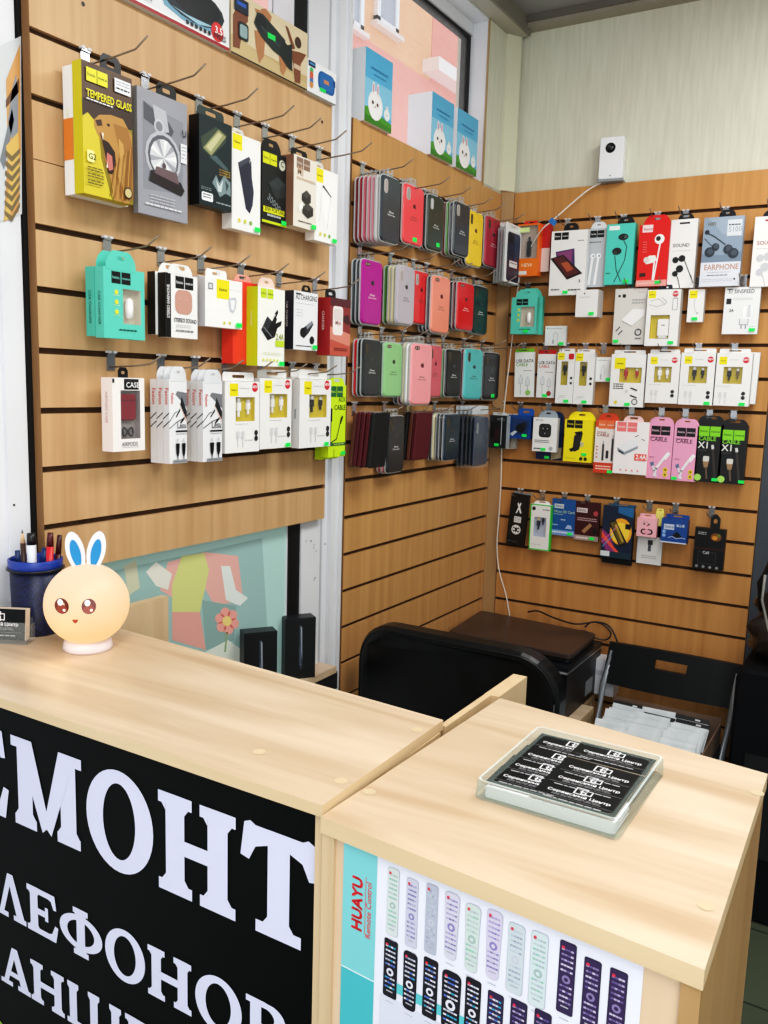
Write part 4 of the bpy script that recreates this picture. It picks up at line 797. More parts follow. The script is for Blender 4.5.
# row 3
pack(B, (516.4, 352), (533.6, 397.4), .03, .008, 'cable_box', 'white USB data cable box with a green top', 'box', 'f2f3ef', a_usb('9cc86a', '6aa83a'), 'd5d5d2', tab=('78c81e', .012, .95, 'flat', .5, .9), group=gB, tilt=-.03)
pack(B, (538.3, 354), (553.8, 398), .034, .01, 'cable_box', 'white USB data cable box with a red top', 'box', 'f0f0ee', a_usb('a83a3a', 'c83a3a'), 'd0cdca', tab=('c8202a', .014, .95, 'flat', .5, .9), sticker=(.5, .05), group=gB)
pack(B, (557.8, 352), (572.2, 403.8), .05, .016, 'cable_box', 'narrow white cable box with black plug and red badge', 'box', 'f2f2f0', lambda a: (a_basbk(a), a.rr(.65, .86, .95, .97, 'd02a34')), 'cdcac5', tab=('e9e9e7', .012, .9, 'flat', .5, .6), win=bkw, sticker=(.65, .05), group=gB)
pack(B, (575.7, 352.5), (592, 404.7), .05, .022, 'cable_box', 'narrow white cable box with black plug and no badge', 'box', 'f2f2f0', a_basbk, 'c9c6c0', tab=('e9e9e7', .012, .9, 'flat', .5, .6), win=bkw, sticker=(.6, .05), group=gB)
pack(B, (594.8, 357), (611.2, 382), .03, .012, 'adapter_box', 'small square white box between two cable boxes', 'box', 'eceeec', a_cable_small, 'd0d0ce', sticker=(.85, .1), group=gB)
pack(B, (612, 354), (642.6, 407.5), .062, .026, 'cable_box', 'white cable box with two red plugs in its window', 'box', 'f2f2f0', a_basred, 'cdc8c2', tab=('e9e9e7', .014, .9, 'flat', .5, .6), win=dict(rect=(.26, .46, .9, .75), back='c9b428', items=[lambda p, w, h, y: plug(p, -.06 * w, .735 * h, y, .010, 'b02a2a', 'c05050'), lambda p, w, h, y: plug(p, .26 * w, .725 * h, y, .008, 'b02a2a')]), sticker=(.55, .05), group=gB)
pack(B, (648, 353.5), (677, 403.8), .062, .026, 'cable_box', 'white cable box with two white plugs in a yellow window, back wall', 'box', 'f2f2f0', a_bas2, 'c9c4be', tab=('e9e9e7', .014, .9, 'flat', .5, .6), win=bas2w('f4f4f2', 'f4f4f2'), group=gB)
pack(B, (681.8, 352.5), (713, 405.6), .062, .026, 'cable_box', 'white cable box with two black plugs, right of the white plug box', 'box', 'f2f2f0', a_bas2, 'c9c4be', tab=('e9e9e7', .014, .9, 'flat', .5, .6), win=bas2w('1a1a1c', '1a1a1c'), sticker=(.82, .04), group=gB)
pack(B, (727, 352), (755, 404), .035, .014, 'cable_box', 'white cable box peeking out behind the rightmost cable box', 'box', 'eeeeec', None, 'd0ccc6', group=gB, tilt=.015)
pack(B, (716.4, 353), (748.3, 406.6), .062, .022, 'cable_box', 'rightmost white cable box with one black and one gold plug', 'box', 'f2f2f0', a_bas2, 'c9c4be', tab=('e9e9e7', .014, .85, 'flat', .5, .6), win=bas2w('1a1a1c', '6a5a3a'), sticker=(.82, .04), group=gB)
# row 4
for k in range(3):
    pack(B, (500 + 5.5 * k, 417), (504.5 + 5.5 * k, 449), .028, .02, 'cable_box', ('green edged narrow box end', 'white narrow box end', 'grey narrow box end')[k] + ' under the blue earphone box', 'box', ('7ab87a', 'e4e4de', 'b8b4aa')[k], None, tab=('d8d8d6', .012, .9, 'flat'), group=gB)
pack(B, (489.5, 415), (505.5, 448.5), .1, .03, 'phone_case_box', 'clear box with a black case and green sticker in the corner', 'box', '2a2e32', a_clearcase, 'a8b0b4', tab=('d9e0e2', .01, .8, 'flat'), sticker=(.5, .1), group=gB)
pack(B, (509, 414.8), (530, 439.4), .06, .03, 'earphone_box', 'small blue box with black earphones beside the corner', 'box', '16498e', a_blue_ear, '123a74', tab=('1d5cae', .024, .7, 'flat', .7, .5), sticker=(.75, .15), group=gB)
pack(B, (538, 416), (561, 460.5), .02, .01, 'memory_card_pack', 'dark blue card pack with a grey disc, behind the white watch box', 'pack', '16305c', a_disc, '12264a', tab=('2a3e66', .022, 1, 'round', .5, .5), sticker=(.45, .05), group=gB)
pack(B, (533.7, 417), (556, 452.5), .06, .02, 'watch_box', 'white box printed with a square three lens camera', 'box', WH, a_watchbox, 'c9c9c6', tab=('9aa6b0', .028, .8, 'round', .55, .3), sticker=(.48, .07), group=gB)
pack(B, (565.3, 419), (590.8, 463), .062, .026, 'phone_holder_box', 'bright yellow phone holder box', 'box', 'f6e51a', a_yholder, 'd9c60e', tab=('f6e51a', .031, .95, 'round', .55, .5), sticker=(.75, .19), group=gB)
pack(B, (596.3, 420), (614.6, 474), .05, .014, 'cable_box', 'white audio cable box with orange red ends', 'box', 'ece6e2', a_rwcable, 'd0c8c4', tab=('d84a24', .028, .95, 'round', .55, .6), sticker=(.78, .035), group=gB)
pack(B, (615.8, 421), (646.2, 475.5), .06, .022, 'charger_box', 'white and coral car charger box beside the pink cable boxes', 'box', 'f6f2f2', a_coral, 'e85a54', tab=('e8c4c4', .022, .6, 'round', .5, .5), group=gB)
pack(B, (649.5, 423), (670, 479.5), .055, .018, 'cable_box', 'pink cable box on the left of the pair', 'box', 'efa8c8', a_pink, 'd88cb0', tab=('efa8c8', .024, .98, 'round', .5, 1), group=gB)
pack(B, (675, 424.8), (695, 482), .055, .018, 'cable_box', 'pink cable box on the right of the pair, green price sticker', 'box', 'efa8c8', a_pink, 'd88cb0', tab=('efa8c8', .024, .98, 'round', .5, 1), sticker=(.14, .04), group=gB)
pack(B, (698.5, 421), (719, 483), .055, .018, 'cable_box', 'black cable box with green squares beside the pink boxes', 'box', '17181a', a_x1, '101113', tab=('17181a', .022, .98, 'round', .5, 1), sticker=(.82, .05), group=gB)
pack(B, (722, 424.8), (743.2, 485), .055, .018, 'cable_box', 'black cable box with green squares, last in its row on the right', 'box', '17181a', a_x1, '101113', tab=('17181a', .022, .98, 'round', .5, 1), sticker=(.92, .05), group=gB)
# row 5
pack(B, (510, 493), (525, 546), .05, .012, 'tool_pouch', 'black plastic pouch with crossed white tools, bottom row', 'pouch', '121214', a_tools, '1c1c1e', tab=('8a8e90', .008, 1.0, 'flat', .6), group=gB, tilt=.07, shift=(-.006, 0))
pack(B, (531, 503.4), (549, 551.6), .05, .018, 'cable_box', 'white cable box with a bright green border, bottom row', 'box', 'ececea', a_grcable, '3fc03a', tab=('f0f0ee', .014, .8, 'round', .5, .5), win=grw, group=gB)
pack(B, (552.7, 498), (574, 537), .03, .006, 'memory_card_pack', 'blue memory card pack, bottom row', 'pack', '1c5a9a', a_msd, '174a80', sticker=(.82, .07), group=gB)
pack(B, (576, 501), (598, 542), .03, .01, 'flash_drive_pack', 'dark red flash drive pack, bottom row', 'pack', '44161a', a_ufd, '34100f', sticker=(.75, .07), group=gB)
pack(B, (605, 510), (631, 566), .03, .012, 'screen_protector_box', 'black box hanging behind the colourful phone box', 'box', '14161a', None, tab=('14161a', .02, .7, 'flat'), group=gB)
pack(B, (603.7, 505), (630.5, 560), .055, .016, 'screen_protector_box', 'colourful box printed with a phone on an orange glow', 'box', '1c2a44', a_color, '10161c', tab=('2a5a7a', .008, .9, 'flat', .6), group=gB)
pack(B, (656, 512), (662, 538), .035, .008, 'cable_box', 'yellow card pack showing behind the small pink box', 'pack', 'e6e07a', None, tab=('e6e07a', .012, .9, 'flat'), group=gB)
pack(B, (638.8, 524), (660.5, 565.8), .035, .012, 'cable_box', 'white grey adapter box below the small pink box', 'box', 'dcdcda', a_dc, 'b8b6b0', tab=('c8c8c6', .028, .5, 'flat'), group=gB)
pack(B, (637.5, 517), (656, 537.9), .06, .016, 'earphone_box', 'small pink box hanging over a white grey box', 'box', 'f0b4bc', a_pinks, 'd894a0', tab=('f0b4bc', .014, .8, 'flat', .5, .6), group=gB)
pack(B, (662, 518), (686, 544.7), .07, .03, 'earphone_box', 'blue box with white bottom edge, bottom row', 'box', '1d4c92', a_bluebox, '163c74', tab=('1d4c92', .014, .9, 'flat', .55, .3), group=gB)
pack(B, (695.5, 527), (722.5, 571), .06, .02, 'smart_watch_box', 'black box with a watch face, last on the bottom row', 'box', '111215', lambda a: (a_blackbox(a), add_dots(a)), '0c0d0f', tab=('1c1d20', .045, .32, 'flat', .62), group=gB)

for sd, root, c_, z_, w_, h_, t_dn, t_ in [(p[0], p[1], p[2], p[3], p[4], p[5], p[6], p[7]) for p in PACKS]:
    lb = root['label']
    if sd != 'L': continue
    if 'two black cables' in lb: side_text(root, w_, t_, h_, 'Fasion', .009, 'd2403c', .8); m = MB(); m.keep = True; x_ = -w_ / 2 - .0004; [m.add([(x_, 0, a), (x_, -t_, a + .012), (x_, -t_, a + .0145), (x_, 0, a + .0025)], [(0, 1, 2, 3)], K) for a in (h_ * .42, h_ * .52)]; m.build('side_print', root)
    elif 'turquoise' in lb: side_text(root, w_, t_, h_, 'CAR CHARGER', .006, '1f5a50', .42)
    elif 'hidden behind' in lb or 'yellow green charger' in lb: side_text(root, w_, t_, h_, 'CHARGER', .005, 'e8eab0', .6)
    elif 'two black hang loops' in lb: side_text(root, w_, t_, h_, 'CAR CHARGER', .006, 'c8ccd4', .6)
    elif 'red charger box in front' in lb: side_text(root, w_, t_, h_, 'CHARGER', .007, 'e8c8c4', .6)
    elif 'dark red earphone case' in lb: side_text(root, w_, t_, h_, 'AIRPODS CASE', .006, 'c8a0a0', .6)
    elif 'cable box' in lb and 'left panel' in lb: side_text(root, w_, t_, h_, 'baseus', .006, '55585c', .5)
# -- hooks ------------------------------------------------------------
def make_hook(length):
    r = thing('display_hook', 'x', 'hook', (0, 0, 0))
    m = MB(); m.box(-.009, .009, -.003, 0, -.022, .008, CHROME); m.box(-.009, .009, -.006, .0, .006, .011, CHROME)
    m.box(-.010, -.003, -.008, 0, .009, .013, 'd8d8da'); m.box(.003, .010, -.008, 0, .009, .013, 'd8d8da'); m.build('bracket', r)
    m = MB(); m.tube([(0, -.002, -.016), (0, -length * .5, -.013), (0, -length + .03, -.0095), (0, -length + .026, -.0085), (0, -length, .006)], .0016, STEEL, 6); m.build('rod', r)
    return r
HOOK = {}
HUSED = set()
def hook(side, pos, z, length, label, group):
    k = round(length, 3)
    if k not in HOOK: HOOK[k] = make_hook(length)
    o = HOOK[k]
    if k in HUSED: o = dup(o)
    HUSED.add(k)
    o.location = (.0, pos, z) if side == 'L' else (pos, 0, z)
    o.rotation_euler.z = PI / 2 if side == 'L' else 0
    o['label'] = label; o['group'] = group
    return o
ORD = ['first', 'second', 'third', 'fourth', 'fifth', 'sixth', 'seventh', 'eighth', 'ninth', 'tenth', 'eleventh', 'twelfth', 'thirteenth']
ROWN = ['top', 'second', 'third', 'fourth', 'fifth']
LH = {0: [84, 144, 198, 236, 264, 291, 318], 3: [106, 160, 200, 240, 278, 314], 5: [110, 160, 194, 224, 260, 291, 315]}
for rn, (gi, us) in enumerate(LH.items()):
    for k, u in enumerate(us):
        z = GZ + zL - .1 * gi - .012
        p = along(u, (0, 0, z), (0, 1, 0))
        hook('L', p.y, z, .15 if gi == 0 else .13, '%s hook from the left, %s hook row of the left panel' % (ORD[k], ROWN[rn]), 'hooks on the left slat panel')
MH = {0: [365, 394, 420, 441, 462, 478, 493], 2: [363, 392, 417, 440, 463, 480], 4: [361, 387, 411, 436, 454, 474, 489], 6: [359, 380, 404, 428, 448, 474, 486]}
MHY = {}
for rn, (gi, us) in enumerate(MH.items()):
    MHY[gi] = rn
BH = {0: [527, 568, 598, 624, 658, 686, 726, 772], 2: [528, 557, 588, 632, 666, 697, 744], 4: [524, 546, 567, 586, 604, 628, 665, 699, 735], 6: [502, 521, 549, 580, 606, 632, 662, 686, 710, 734], 9: [521, 543, 565, 588, 617, 650, 676, 712]}
for rn, (gi, us) in enumerate(BH.items()):
    for k, u in enumerate(us):
        z = GZ - .1 * gi - .012
        p = along(u, (0, 0, z), (1, 0, 0))
        hook('B', p.x, z, .09 if gi else .1, '%s hook from the corner, %s hook row of the back wall' % (ORD[k], ROWN[rn]), 'hooks on the back slat wall')
# ================================================================== PHONE CASES (each one hangs on its hook, backs facing the shop)
BLIS = mat('cfd4d4', .25, 0, 0, .75)
BLISB = mat('b9bfc0', .25, 0, 0, .4)
def case_proto(color, style, plain):
    """unit case: 0.08 wide, 0.16 tall, origin at bottom centre of its back, front faces -y"""
    r = thing('phone_case', 'x', 'phone case'); W, H = .08, .16
    cm = mat(color, .22)
    m = MB()
    prof = [(0, 0), (-.0045, 0), (-.0075, .0012), (-.0088, .0042)]
    rings = [[(x, y, H / 2 + z) for x, z in rrect(W - 2 * i, H - 2 * i, .0125 - i * .5, 4)] for y, i in prof]
    m.loft(rings, cm)
    lum = sum(lin(color)[:3]) / 3
    dk = mat('5a1a22', .4) if (lum > .1 and color[0] in 'def') else (mat('2c3034', .4) if lum > .12 else mat('3c4246', .3))
    if not plain:
        y = -.0089
        if style == 'pill':
            m.flat(rrect(.0155, .034, .0077, 5, -.024, .133), y, 'd4d0cc' if lum > .05 else '9aa0a2'); m.flat(rrect(.0125, .031, .006, 5, -.0232, .1325), y - .0002, 'a8a09c' if lum > .05 else 'c4c8c8')
        elif style == 'one':
            m.flat(rrect(.019, .0095, .0047, 5, -.021, .1485), y, '3a2c28'); m.flat(ell(-.025, .1485, .0032, .0032), y - .0002, 'a88a7c'); m.flat(ell(-.0165, .1485, .0022, .0022), y - .0002, 'd8c4b8')
        elif style == 'slot':
            m.flat(rrect(.011, .03, .005, 5, -.024, .134), y, '4a4030')
        # fruit mark and two short lines of print
        ap = [(0, .0042), (.0032, .0056), (.0062, .0032), (.005, .0008), (.0064, -.002), (.0042, -.0062), (.001, -.0056), (-.0022, -.0064), (-.0056, -.0022), (-.0058, .0024), (-.0032, .0054)]
        m.flat([(a, .104 + b) for a, b in ap], y, dk); m.flat([(.0002, .1096), (.0028, .1136), (.003, .1108)], y, dk)
        ink = 'e4e6e6' if lum < .12 else ('f0dada' if lum < .25 else '4a3c3a')
        m.text('iPhone', 0, y, .071, .0052, ink, 'c'); m.text('Silicone Case', 0, y, .0645, .0042, ink, 'c')
    m.build('case_shell', r)
    t = MB(); o1 = rrect(W + .005, H + .005, .0145, 4, 0, H / 2); i1 = rrect(W - .001, H - .001, .012, 4, 0, H / 2)
    t.ring(o1, i1, -.0036, -.0008, BLIS)
    t.ring([(p[0], p[1]) for p in rrect(.026, .020, .004, 4, 0, H + .0115)], rrect(.012, .0055, .0025, 4, 0, H + .014), -.002, -.0012, BLISB)
    t.build('blister_tray', r)
    return r
def wallet_proto(color):
    r = thing('phone_case', 'x', 'phone case'); W, H = .08, .16; m = MB()
    m.rbox(-W / 2, W / 2, -.011, 0, 0, H, mat(color, .6), .006); m.build('cover', r)
    t = MB(); t.rbox(-W / 2 + .001, W / 2 - .003, -.009, -.003, -.0012, H + .001, mat('8c8680', .5), .006); t.build('inner_shell', r); return r
def bag_proto(color):
    r = thing('phone_case', 'x', 'phone case'); W, H = .075, .13; m = MB()
    m.rbox(-W / 2, W / 2, -.009, 0, 0, H, mat(color, .25), .011)
    m.flat(rrect(.012, .03, .006, 4, -.024, H - .03), -.0093, '8a9096'); m.build('case_shell', r)
    t = MB(); t.flat([(-.043, -.006), (.043, -.006), (.043, H + .006), (-.043, H + .006)], -.0096, mat('c8d4dc', .1, 0, 0, .13))
    t.box(-.043, .043, -.0015, -.0008, H + .006, H + .028, mat('dfe6ea', .4, 0, 0, .8)); t.build('clear_bag', r); return r
PROTO = {}
CN = {'3b434a': 'slate grey', 'd8d8d8': 'pale grey', 'd98a98': 'pink', 'c46070': 'rose', 'a02034': 'crimson', '7c1626': 'dark crimson', 'f0525a': 'coral red', '15171a': 'black', '39443c': 'dark olive',
      '5a9a3a': 'green', '9a5a54': 'rosy brown', 'f2cf3c': 'yellow', 'b33a4c': 'raspberry', '8a9096': 'silver grey', 'b01c8e': 'magenta', 'b9b2ba': 'lilac grey', 'e0d6a8': 'cream', '3f7a2c': 'leaf green',
      'e0383c': 'bright red', 'f0927c': 'salmon', '1c2436': 'navy', 'd8202a': 'red', '1f3436': 'dark teal', '2f3436': 'charcoal', '93c98a': 'light green', '3f6a44': 'dark green', 'f4a0a4': 'light pink',
      'f0f0ee': 'white', 'd2606c': 'dusty rose', '58bfc0': 'turquoise', '23282e': 'blue black', '5a7a7a': 'grey teal', '1d3348': 'dark blue', '6a9a6a': 'sage green', '5c1220': 'wine red', '6a3a2a': 'brown', '26304a': 'ink blue'}
NTH = ['front', 'second', 'third', 'fourth', 'fifth', 'sixth', 'seventh', 'eighth']
def stack(row, gi, k, tl, br, cols, style='pill', kind='case', tiltx=0.0, sp=.0118, label0=None, d0=.012, sticker=None):
    n = len(cols); d = d0 + sp * (n - 1) + .009
    P, Q = on(tl[0], tl[1], 0, d), on(br[0], br[1], 0, d)
    w, h, yc, z0 = Q.y - P.y, P.z - Q.z, (P.y + Q.y) / 2, Q.z
    rn = ('top', 'second', 'third', 'bottom')[row]
    hz = GZ - .1 * gi - .012; hook('L', yc, hz, max(.15, d + .03), '%s hook from the white post, %s hook row of the case display' % (ORD[k], rn), 'hooks holding phone cases'); print('GAP', row, k, round(hz - .014 - z0 - h, 4), round(yc, 3), round(d, 3))
    for j, c in enumerate(cols):
        key = (kind, c, style if j == 0 else '', j > 0)
        first = key not in PROTO
        if first: PROTO[key] = case_proto(c, style, j > 0) if kind == 'case' else (wallet_proto(c) if kind == 'wallet' else bag_proto(c))
        o = PROTO[key] if first else dup(PROTO[key])
        x = d0 + sp * (n - 1 - j); jit = random.uniform(-.002, .002) if j else 0
        if kind == 'bag': sx, sz = w / .075, h / .13
        else: sx, sz = w / .08, h / .16
        o.location = (x, yc + jit - (.0 if j == 0 else 0), z0 + (random.uniform(-.002, .001) if j else 0)); o.rotation_euler = (tiltx * 0, 0, PI / 2)
        if tiltx: o.rotation_euler = (tiltx, 0, PI / 2); o.location.x += 0
        o.scale = (sx, 1, sz)
        what = {'case': 'phone case', 'wallet': 'flip phone case', 'bag': 'bagged phone case'}[kind]
        o['label'] = '%s %s, %s in the %s stack from the white post, %s row' % (CN[c], what, NTH[j] if n > 1 else 'only one', ORD[k], rn)
        o['category'] = 'phone case'; o['group'] = 'phone cases in the %s row' % rn
        if j == 0 and sticker:
            s_ = MB(); s_.box(sticker[0] - .008, sticker[0] + .008, -.0096, -.009, sticker[1] - .006, sticker[1] + .006, GREEN); s_.build('price_sticker', o)
            PROTO[('stickered', key, k, row)] = PROTO.pop(key)  # keep the sticker off later copies
SL = '3b434a'; BK = '15171a'
stack(0, 0, 0, (382.8, 173), (399.7, 245), [SL, 'd8d8d8', 'd98a98', 'd98a98', 'c46070', 'a02034', '7c1626'])
stack(0, 0, 1, (405, 181.7), (423, 247.5), ['f0525a', BK, BK], sticker=(.005, .014))
stack(0, 0, 2, (429.3, 193), (443, 252.7), ['39443c', BK, '8a9096'], sticker=(.012, .018))
stack(0, 0, 3, (455.8, 200), (468.9, 258), [SL, '1c2436', '5a9a3a', '9a5a54'])
stack(0, 0, 4, (469.4, 208.7), (481.8, 268), ['f2cf3c', BK, '7c1626', SL], 'slot')
stack(0, 0, 5, (487, 214.4), (500, 269), ['b33a4c', BK, '8a9096'], 'slot')
hook('L', -.04, GZ - .012, .15, 'seventh hook from the white post, top hook row of the case display', 'hooks holding phone cases')
for k in range(4):
    pack('L', (497 + 3 * k, 228.5 - .5 * k), (510 + 3 * k, 287 - .5 * k), .04 + .018 * k, .006, 'phone_case_box', ('white rimmed phone case box by the room corner, top row, %s' % ('rearmost', 'second from the back', 'second from the front', 'foremost with a navy case')[k]), 'phone case box', 'e6e9ec',
         (lambda a: (a.rr(.14, .03, .94, .95, '2a3046', .12), a.rr(.2, .74, .5, .92, '14161c', .3), a.p([(.55, .95), (.9, .95), (.8, .3), (.62, .3)], '39435e'), a.r(.3, .3, .8, .42, 'dfe3e6'), a.fine(.34, .76, .37, '55595e', 1, .02, .02))) if k == 3 else None,
         mat('c8d0d4', .2, 0, 0, .6), tab=('e9ecee', .02, .9, 'flat', .5, .6), group='white rimmed phone case boxes')
stack(1, 2, 0, (363, 258), (381.5, 325.7), ['b01c8e', SL, SL], 'one')
stack(1, 2, 1, (398.4, 264.5), (414, 325.7), ['b9b2ba', 'e0d6a8', 'e0d6a8', '3f7a2c'])
stack(1, 2, 2, (414.7, 269.7), (428, 325), ['e0383c', 'e0383c'])
stack(1, 2, 3, (433.5, 274.6), (449, 333.9), ['f0927c', '1c2436', '1c2436', BK], 'one')
stack(1, 2, 4, (459, 281), (473, 331.2), ['d8202a', '7c1626', BK, '8a9096'], 'one')
stack(1, 2, 5, (474.6, 284.6), (487, 335), ['1f3436', '8a9096'], 'slot')
stack(2, 4, 0, (364, 338.7), (380.3, 396), ['2f3436', BK, 'd8202a'], 'slot')
stack(2, 4, 1, (385.4, 342), (401.6, 396.6), ['93c98a', '3f6a44', '9a5a54'], 'one')
stack(2, 4, 2, (412.7, 343), (431, 404.4), ['f4a0a4', 'f0f0ee', 'e0d6a8', '7c1626', '2f3436'], 'one')
stack(2, 4, 3, (430, 345), (441, 397), ['d2606c', 'd2606c'], 'slot')
stack(2, 4, 4, (447.5, 349), (460.6, 396.5), [BK, '6a9a6a', '6a9a6a'], 'slot')
stack(2, 4, 5, (466.3, 348.5), (481.5, 399), ['58bfc0', '7c1626', '5a7a7a'], 'slot')
stack(2, 4, 6, (485, 352), (498.6, 399.5), ['23282e', '7c1626', 'd98a98'], 'slot', sticker=(.008, .013))
stack(3, 6, 0, (370, 412), (384.5, 466), [BK, '5c1220', '5c1220', '5c1220', '6a3a2a'], kind='wallet', tiltx=.09, sp=.014)
stack(3, 6, 1, (388.6, 416.5), (403.8, 471), ['2f3436', 'd98a98', 'c46070'], 'slot')
stack(3, 6, 2, (414, 412), (428, 458.5), ['5c1220', '6a3a2a', BK], kind='wallet', tiltx=.07, sp=.014)
stack(3, 6, 3, (445.6, 414.5), (458.8, 459), ['1d3348', BK, BK, 'e0d6a8', BK], 'slot')
stack(3, 6, 4, (475.5, 417), (487, 464.5), ['26304a', '1c2436', BK, '1c2436', BK], kind='bag', sp=.014)
# ================================================================== COUNTERS
ZH, ZL = 1.07, 1.06
# --- slab serif letters for the sign: polygons in x 0..1 (letter width w) and z 0..1 (cap height h), in metres
def letter(mb, ch, x, z, w, h, y, m):
    S = .24 * h; SF = .115 * h; SW = .43 * h; BAR = .15 * h
    cnt = [0]
    def yy(): cnt[0] += 1; return y - .00004 * cnt[0]
    def rc(a0, b0, a1, b1): mb.flat([(x + a0, z + b0), (x + a1, z + b0), (x + a1, z + b1), (x + a0, z + b1)], yy(), m)
    def pg(pts): mb.flat([(x + a, z + b) for a, b in pts], yy(), m)
    def stem(cx, top=True, bot=True, sw=SW):
        rc(cx - S / 2, 0, cx + S / 2, h)
        f = .05 * h
        for zz, on_, s in ((0, bot, 1), (h, top, -1)):
            if not on_: continue
            rc(cx - sw / 2, min(zz, zz + s * SF), cx + sw / 2, max(zz, zz + s * SF))
            for q in (-1, 1): pg([(cx + q * S / 2, zz + s * SF), (cx + q * (S / 2 + f), zz + s * SF), (cx + q * S / 2, zz + s * (SF + f * 1.3))])
    def ring(cx, cz, rx, rz, ix, iz, n=40):
        o, i = ell(x + cx, z + cz, rx, rz, n), ell(x + cx, z + cz, ix, iz, n)
        yv = yy(); mb.add([(p[0], yv, p[1]) for p in o + i], [(k, (k + 1) % n, n + (k + 1) % n, n + k) for k in range(n)], m)
    hs = SW / 2
    if ch == 'Н': stem(hs); stem(w - hs); rc(hs, h * .5 - BAR / 2, w - hs, h * .5 + BAR / 2)
    elif ch == 'П': stem(hs, False); stem(w - hs, False); rc(0, h - SF, w, h); rc(hs, h - BAR, w - hs, h)
    elif ch == 'М':
        stem(hs, False, True, .36 * h); stem(w - hs, False, True, .36 * h); rc(0, h - SF, hs, h); rc(w - hs, h - SF, w, h)
        pg([(hs - S / 2, h), (hs + S * .55, h), (w / 2 + S * .2, .12 * h), (w / 2 - S * .3, .02 * h)]); pg([(w - hs + S / 2, h), (w - hs - S * .55, h), (w / 2 - S * .2, .12 * h), (w / 2 + S * .3, .02 * h)])
    elif ch == 'О': ring(w / 2, h / 2, w / 2, h * .535, w / 2 - S * 1.02, h * .40)
    elif ch == 'Т':
        stem(w / 2, False, True, .5 * h); rc(w * .05, h - BAR, w * .95, h)
        for s in (0, 1):
            f = lambda a: a if s == 0 else w - a
            pg([(f(w * .05), h * 1.0), (f(w * .13), h * 1.03), (f(w * .2), h), (f(w * .36), h - BAR), (f(w * .2), h * .8), (f(w * .115), h * .66), (f(0), h * .68)])
    elif ch == 'Е':
        stem(hs * .95); rc(0, 0, w * .9, SF * 1.1); rc(0, h - SF * 1.1, w * .88, h); rc(hs, h * .5 - BAR * .45, w * .66, h * .5 + BAR * .45); rc(w * .58, h * .36, w * .68, h * .66)
        pg([(w * .74, 0), (w * .92, 0), (w, h * .34), (w * .9, h * .36), (w * .8, h * .16), (w * .66, SF)]); pg([(w * .74, h), (w * .9, h), (w * .95, h * .7), (w * .86, h * .69), (w * .78, h * .85), (w * .66, h - SF)])
    elif ch == 'Л' or ch == 'А':
        pg([(w * .4, h * 1.0), (w * .58, h * 1.0), (w * .94, SF * .8), (w * .68, SF * .8), (w * .44, h * .8)]); pg([(w * .4, h), (w * .52, h * .88), (w * .25, SF * .8), (w * .1, SF * .8)])
        rc(0, 0, w * .4, SF); rc(w * .58, 0, w, SF)
        if ch == 'А': rc(w * .26, h * .26, w * .72, h * .26 + BAR * .85)
    elif ch == 'Ф': stem(w / 2); ring(w / 2, h / 2, w / 2, h * .37, w / 2 - S * .95, h * .25)
    elif ch == 'В' or ch == 'Р':
        rc(0, 0, SW, SF); rc(0, h - SF, SW, h); rc(hs - S / 2, 0, hs + S / 2, h)
        def bowl(z0, z1, ex):
            n = 12; o = [(hs + (ex - hs) * (.45 + .55 * math.sin(PI * k / n)) if 0 < k < n else hs, (z0 + z1) / 2 - (z1 - z0) / 2 * math.cos(PI * k / n)) for k in range(n + 1)]
            cx, cz = hs + .1 * (ex - hs), (z0 + z1) / 2; i = [(max(hs, cx + (a - cx) * .62 - .02 * h), cz + (b - cz) * .6) for a, b in o]
            yv = yy(); mb.add([(x + a, yv, z + b) for a, b in o + i], [(k, k + 1, n + 2 + k, n + 1 + k) for k in range(n)], m)
        if ch == 'В': bowl(0, h * .55, w); bowl(h * .47, h, w * .92)
        else: bowl(h * .42, h, w)
    elif ch == 'Ш':
        for cx in (hs * .9, w / 2, w - hs * .9): stem(cx, True, False, .36 * h)
        rc(0, 0, w, SF * 1.1)

ctr = thing('counter', 'maple sales counter with a black repair sign on its front, on the left', 'counter', (.4, -1.97, 0))
m = MB()
tp = [(.0, -2.131), (.7755, -2.126), (.772, -1.851), (-.04, -1.803)]
def slab(mb, pts, z0, z1, mt, me):
    n = len(pts); mb.add([(p[0], p[1], z1) for p in pts], [tuple(range(n))], mt); mb.add([(p[0], p[1], z0) for p in pts], [tuple(range(n))], mt)
    mb.add([(p[0], p[1], z) for z in (z0, z1) for p in pts], [(k, (k + 1) % n, n + (k + 1) % n, n + k) for k in range(n)], me)
slab(m, tp, ZH - .0135, ZH, MAPLE, MAPLEEDGE); m.build('countertop', ctr, True)
m = MB()
for u, v in ((417, 730), (341, 781), (259, 752)):
    p = on(u, v, 2, ZH)
    MB().add([(p.x + a, p.y + b, ZH + .0004) for a, b in ell(0, 0, .0075, .0075)], [tuple(range(18))], mat('d6c09c', .3)).build('screw_cap', ctr, True)
pass
m = MB(); m.box(.0, .764, -2.112, -2.10, .02, ZH - .0135, mat('030606', .5, 0, 0, 1, .12)); sp_ = m.build('sign_panel', ctr, True)
sp_['label'] = 'black sign panel with large white Cyrillic letters'
LW = mat('d8daf0', .4)
SYF = -2.1128
R1 = (.885, .127); R2 = (.733, .068); R3 = (.625, .062)
m = MB(); m.keep = True
for ch, x0, x1 in (('Р', .012, .118), ('Е', .128, .238), ('М', .246, .389), ('О', .397, .517), ('Н', .526, .648), ('Т', .655, .7635)):
    letter(m, ch, x0, R1[0], x1 - x0, R1[1], SYF, LW)
m.build('lettering', sp_).data.transform(Matrix.Translation(-Vector(ctr.location)))
m = MB(); m.keep = True
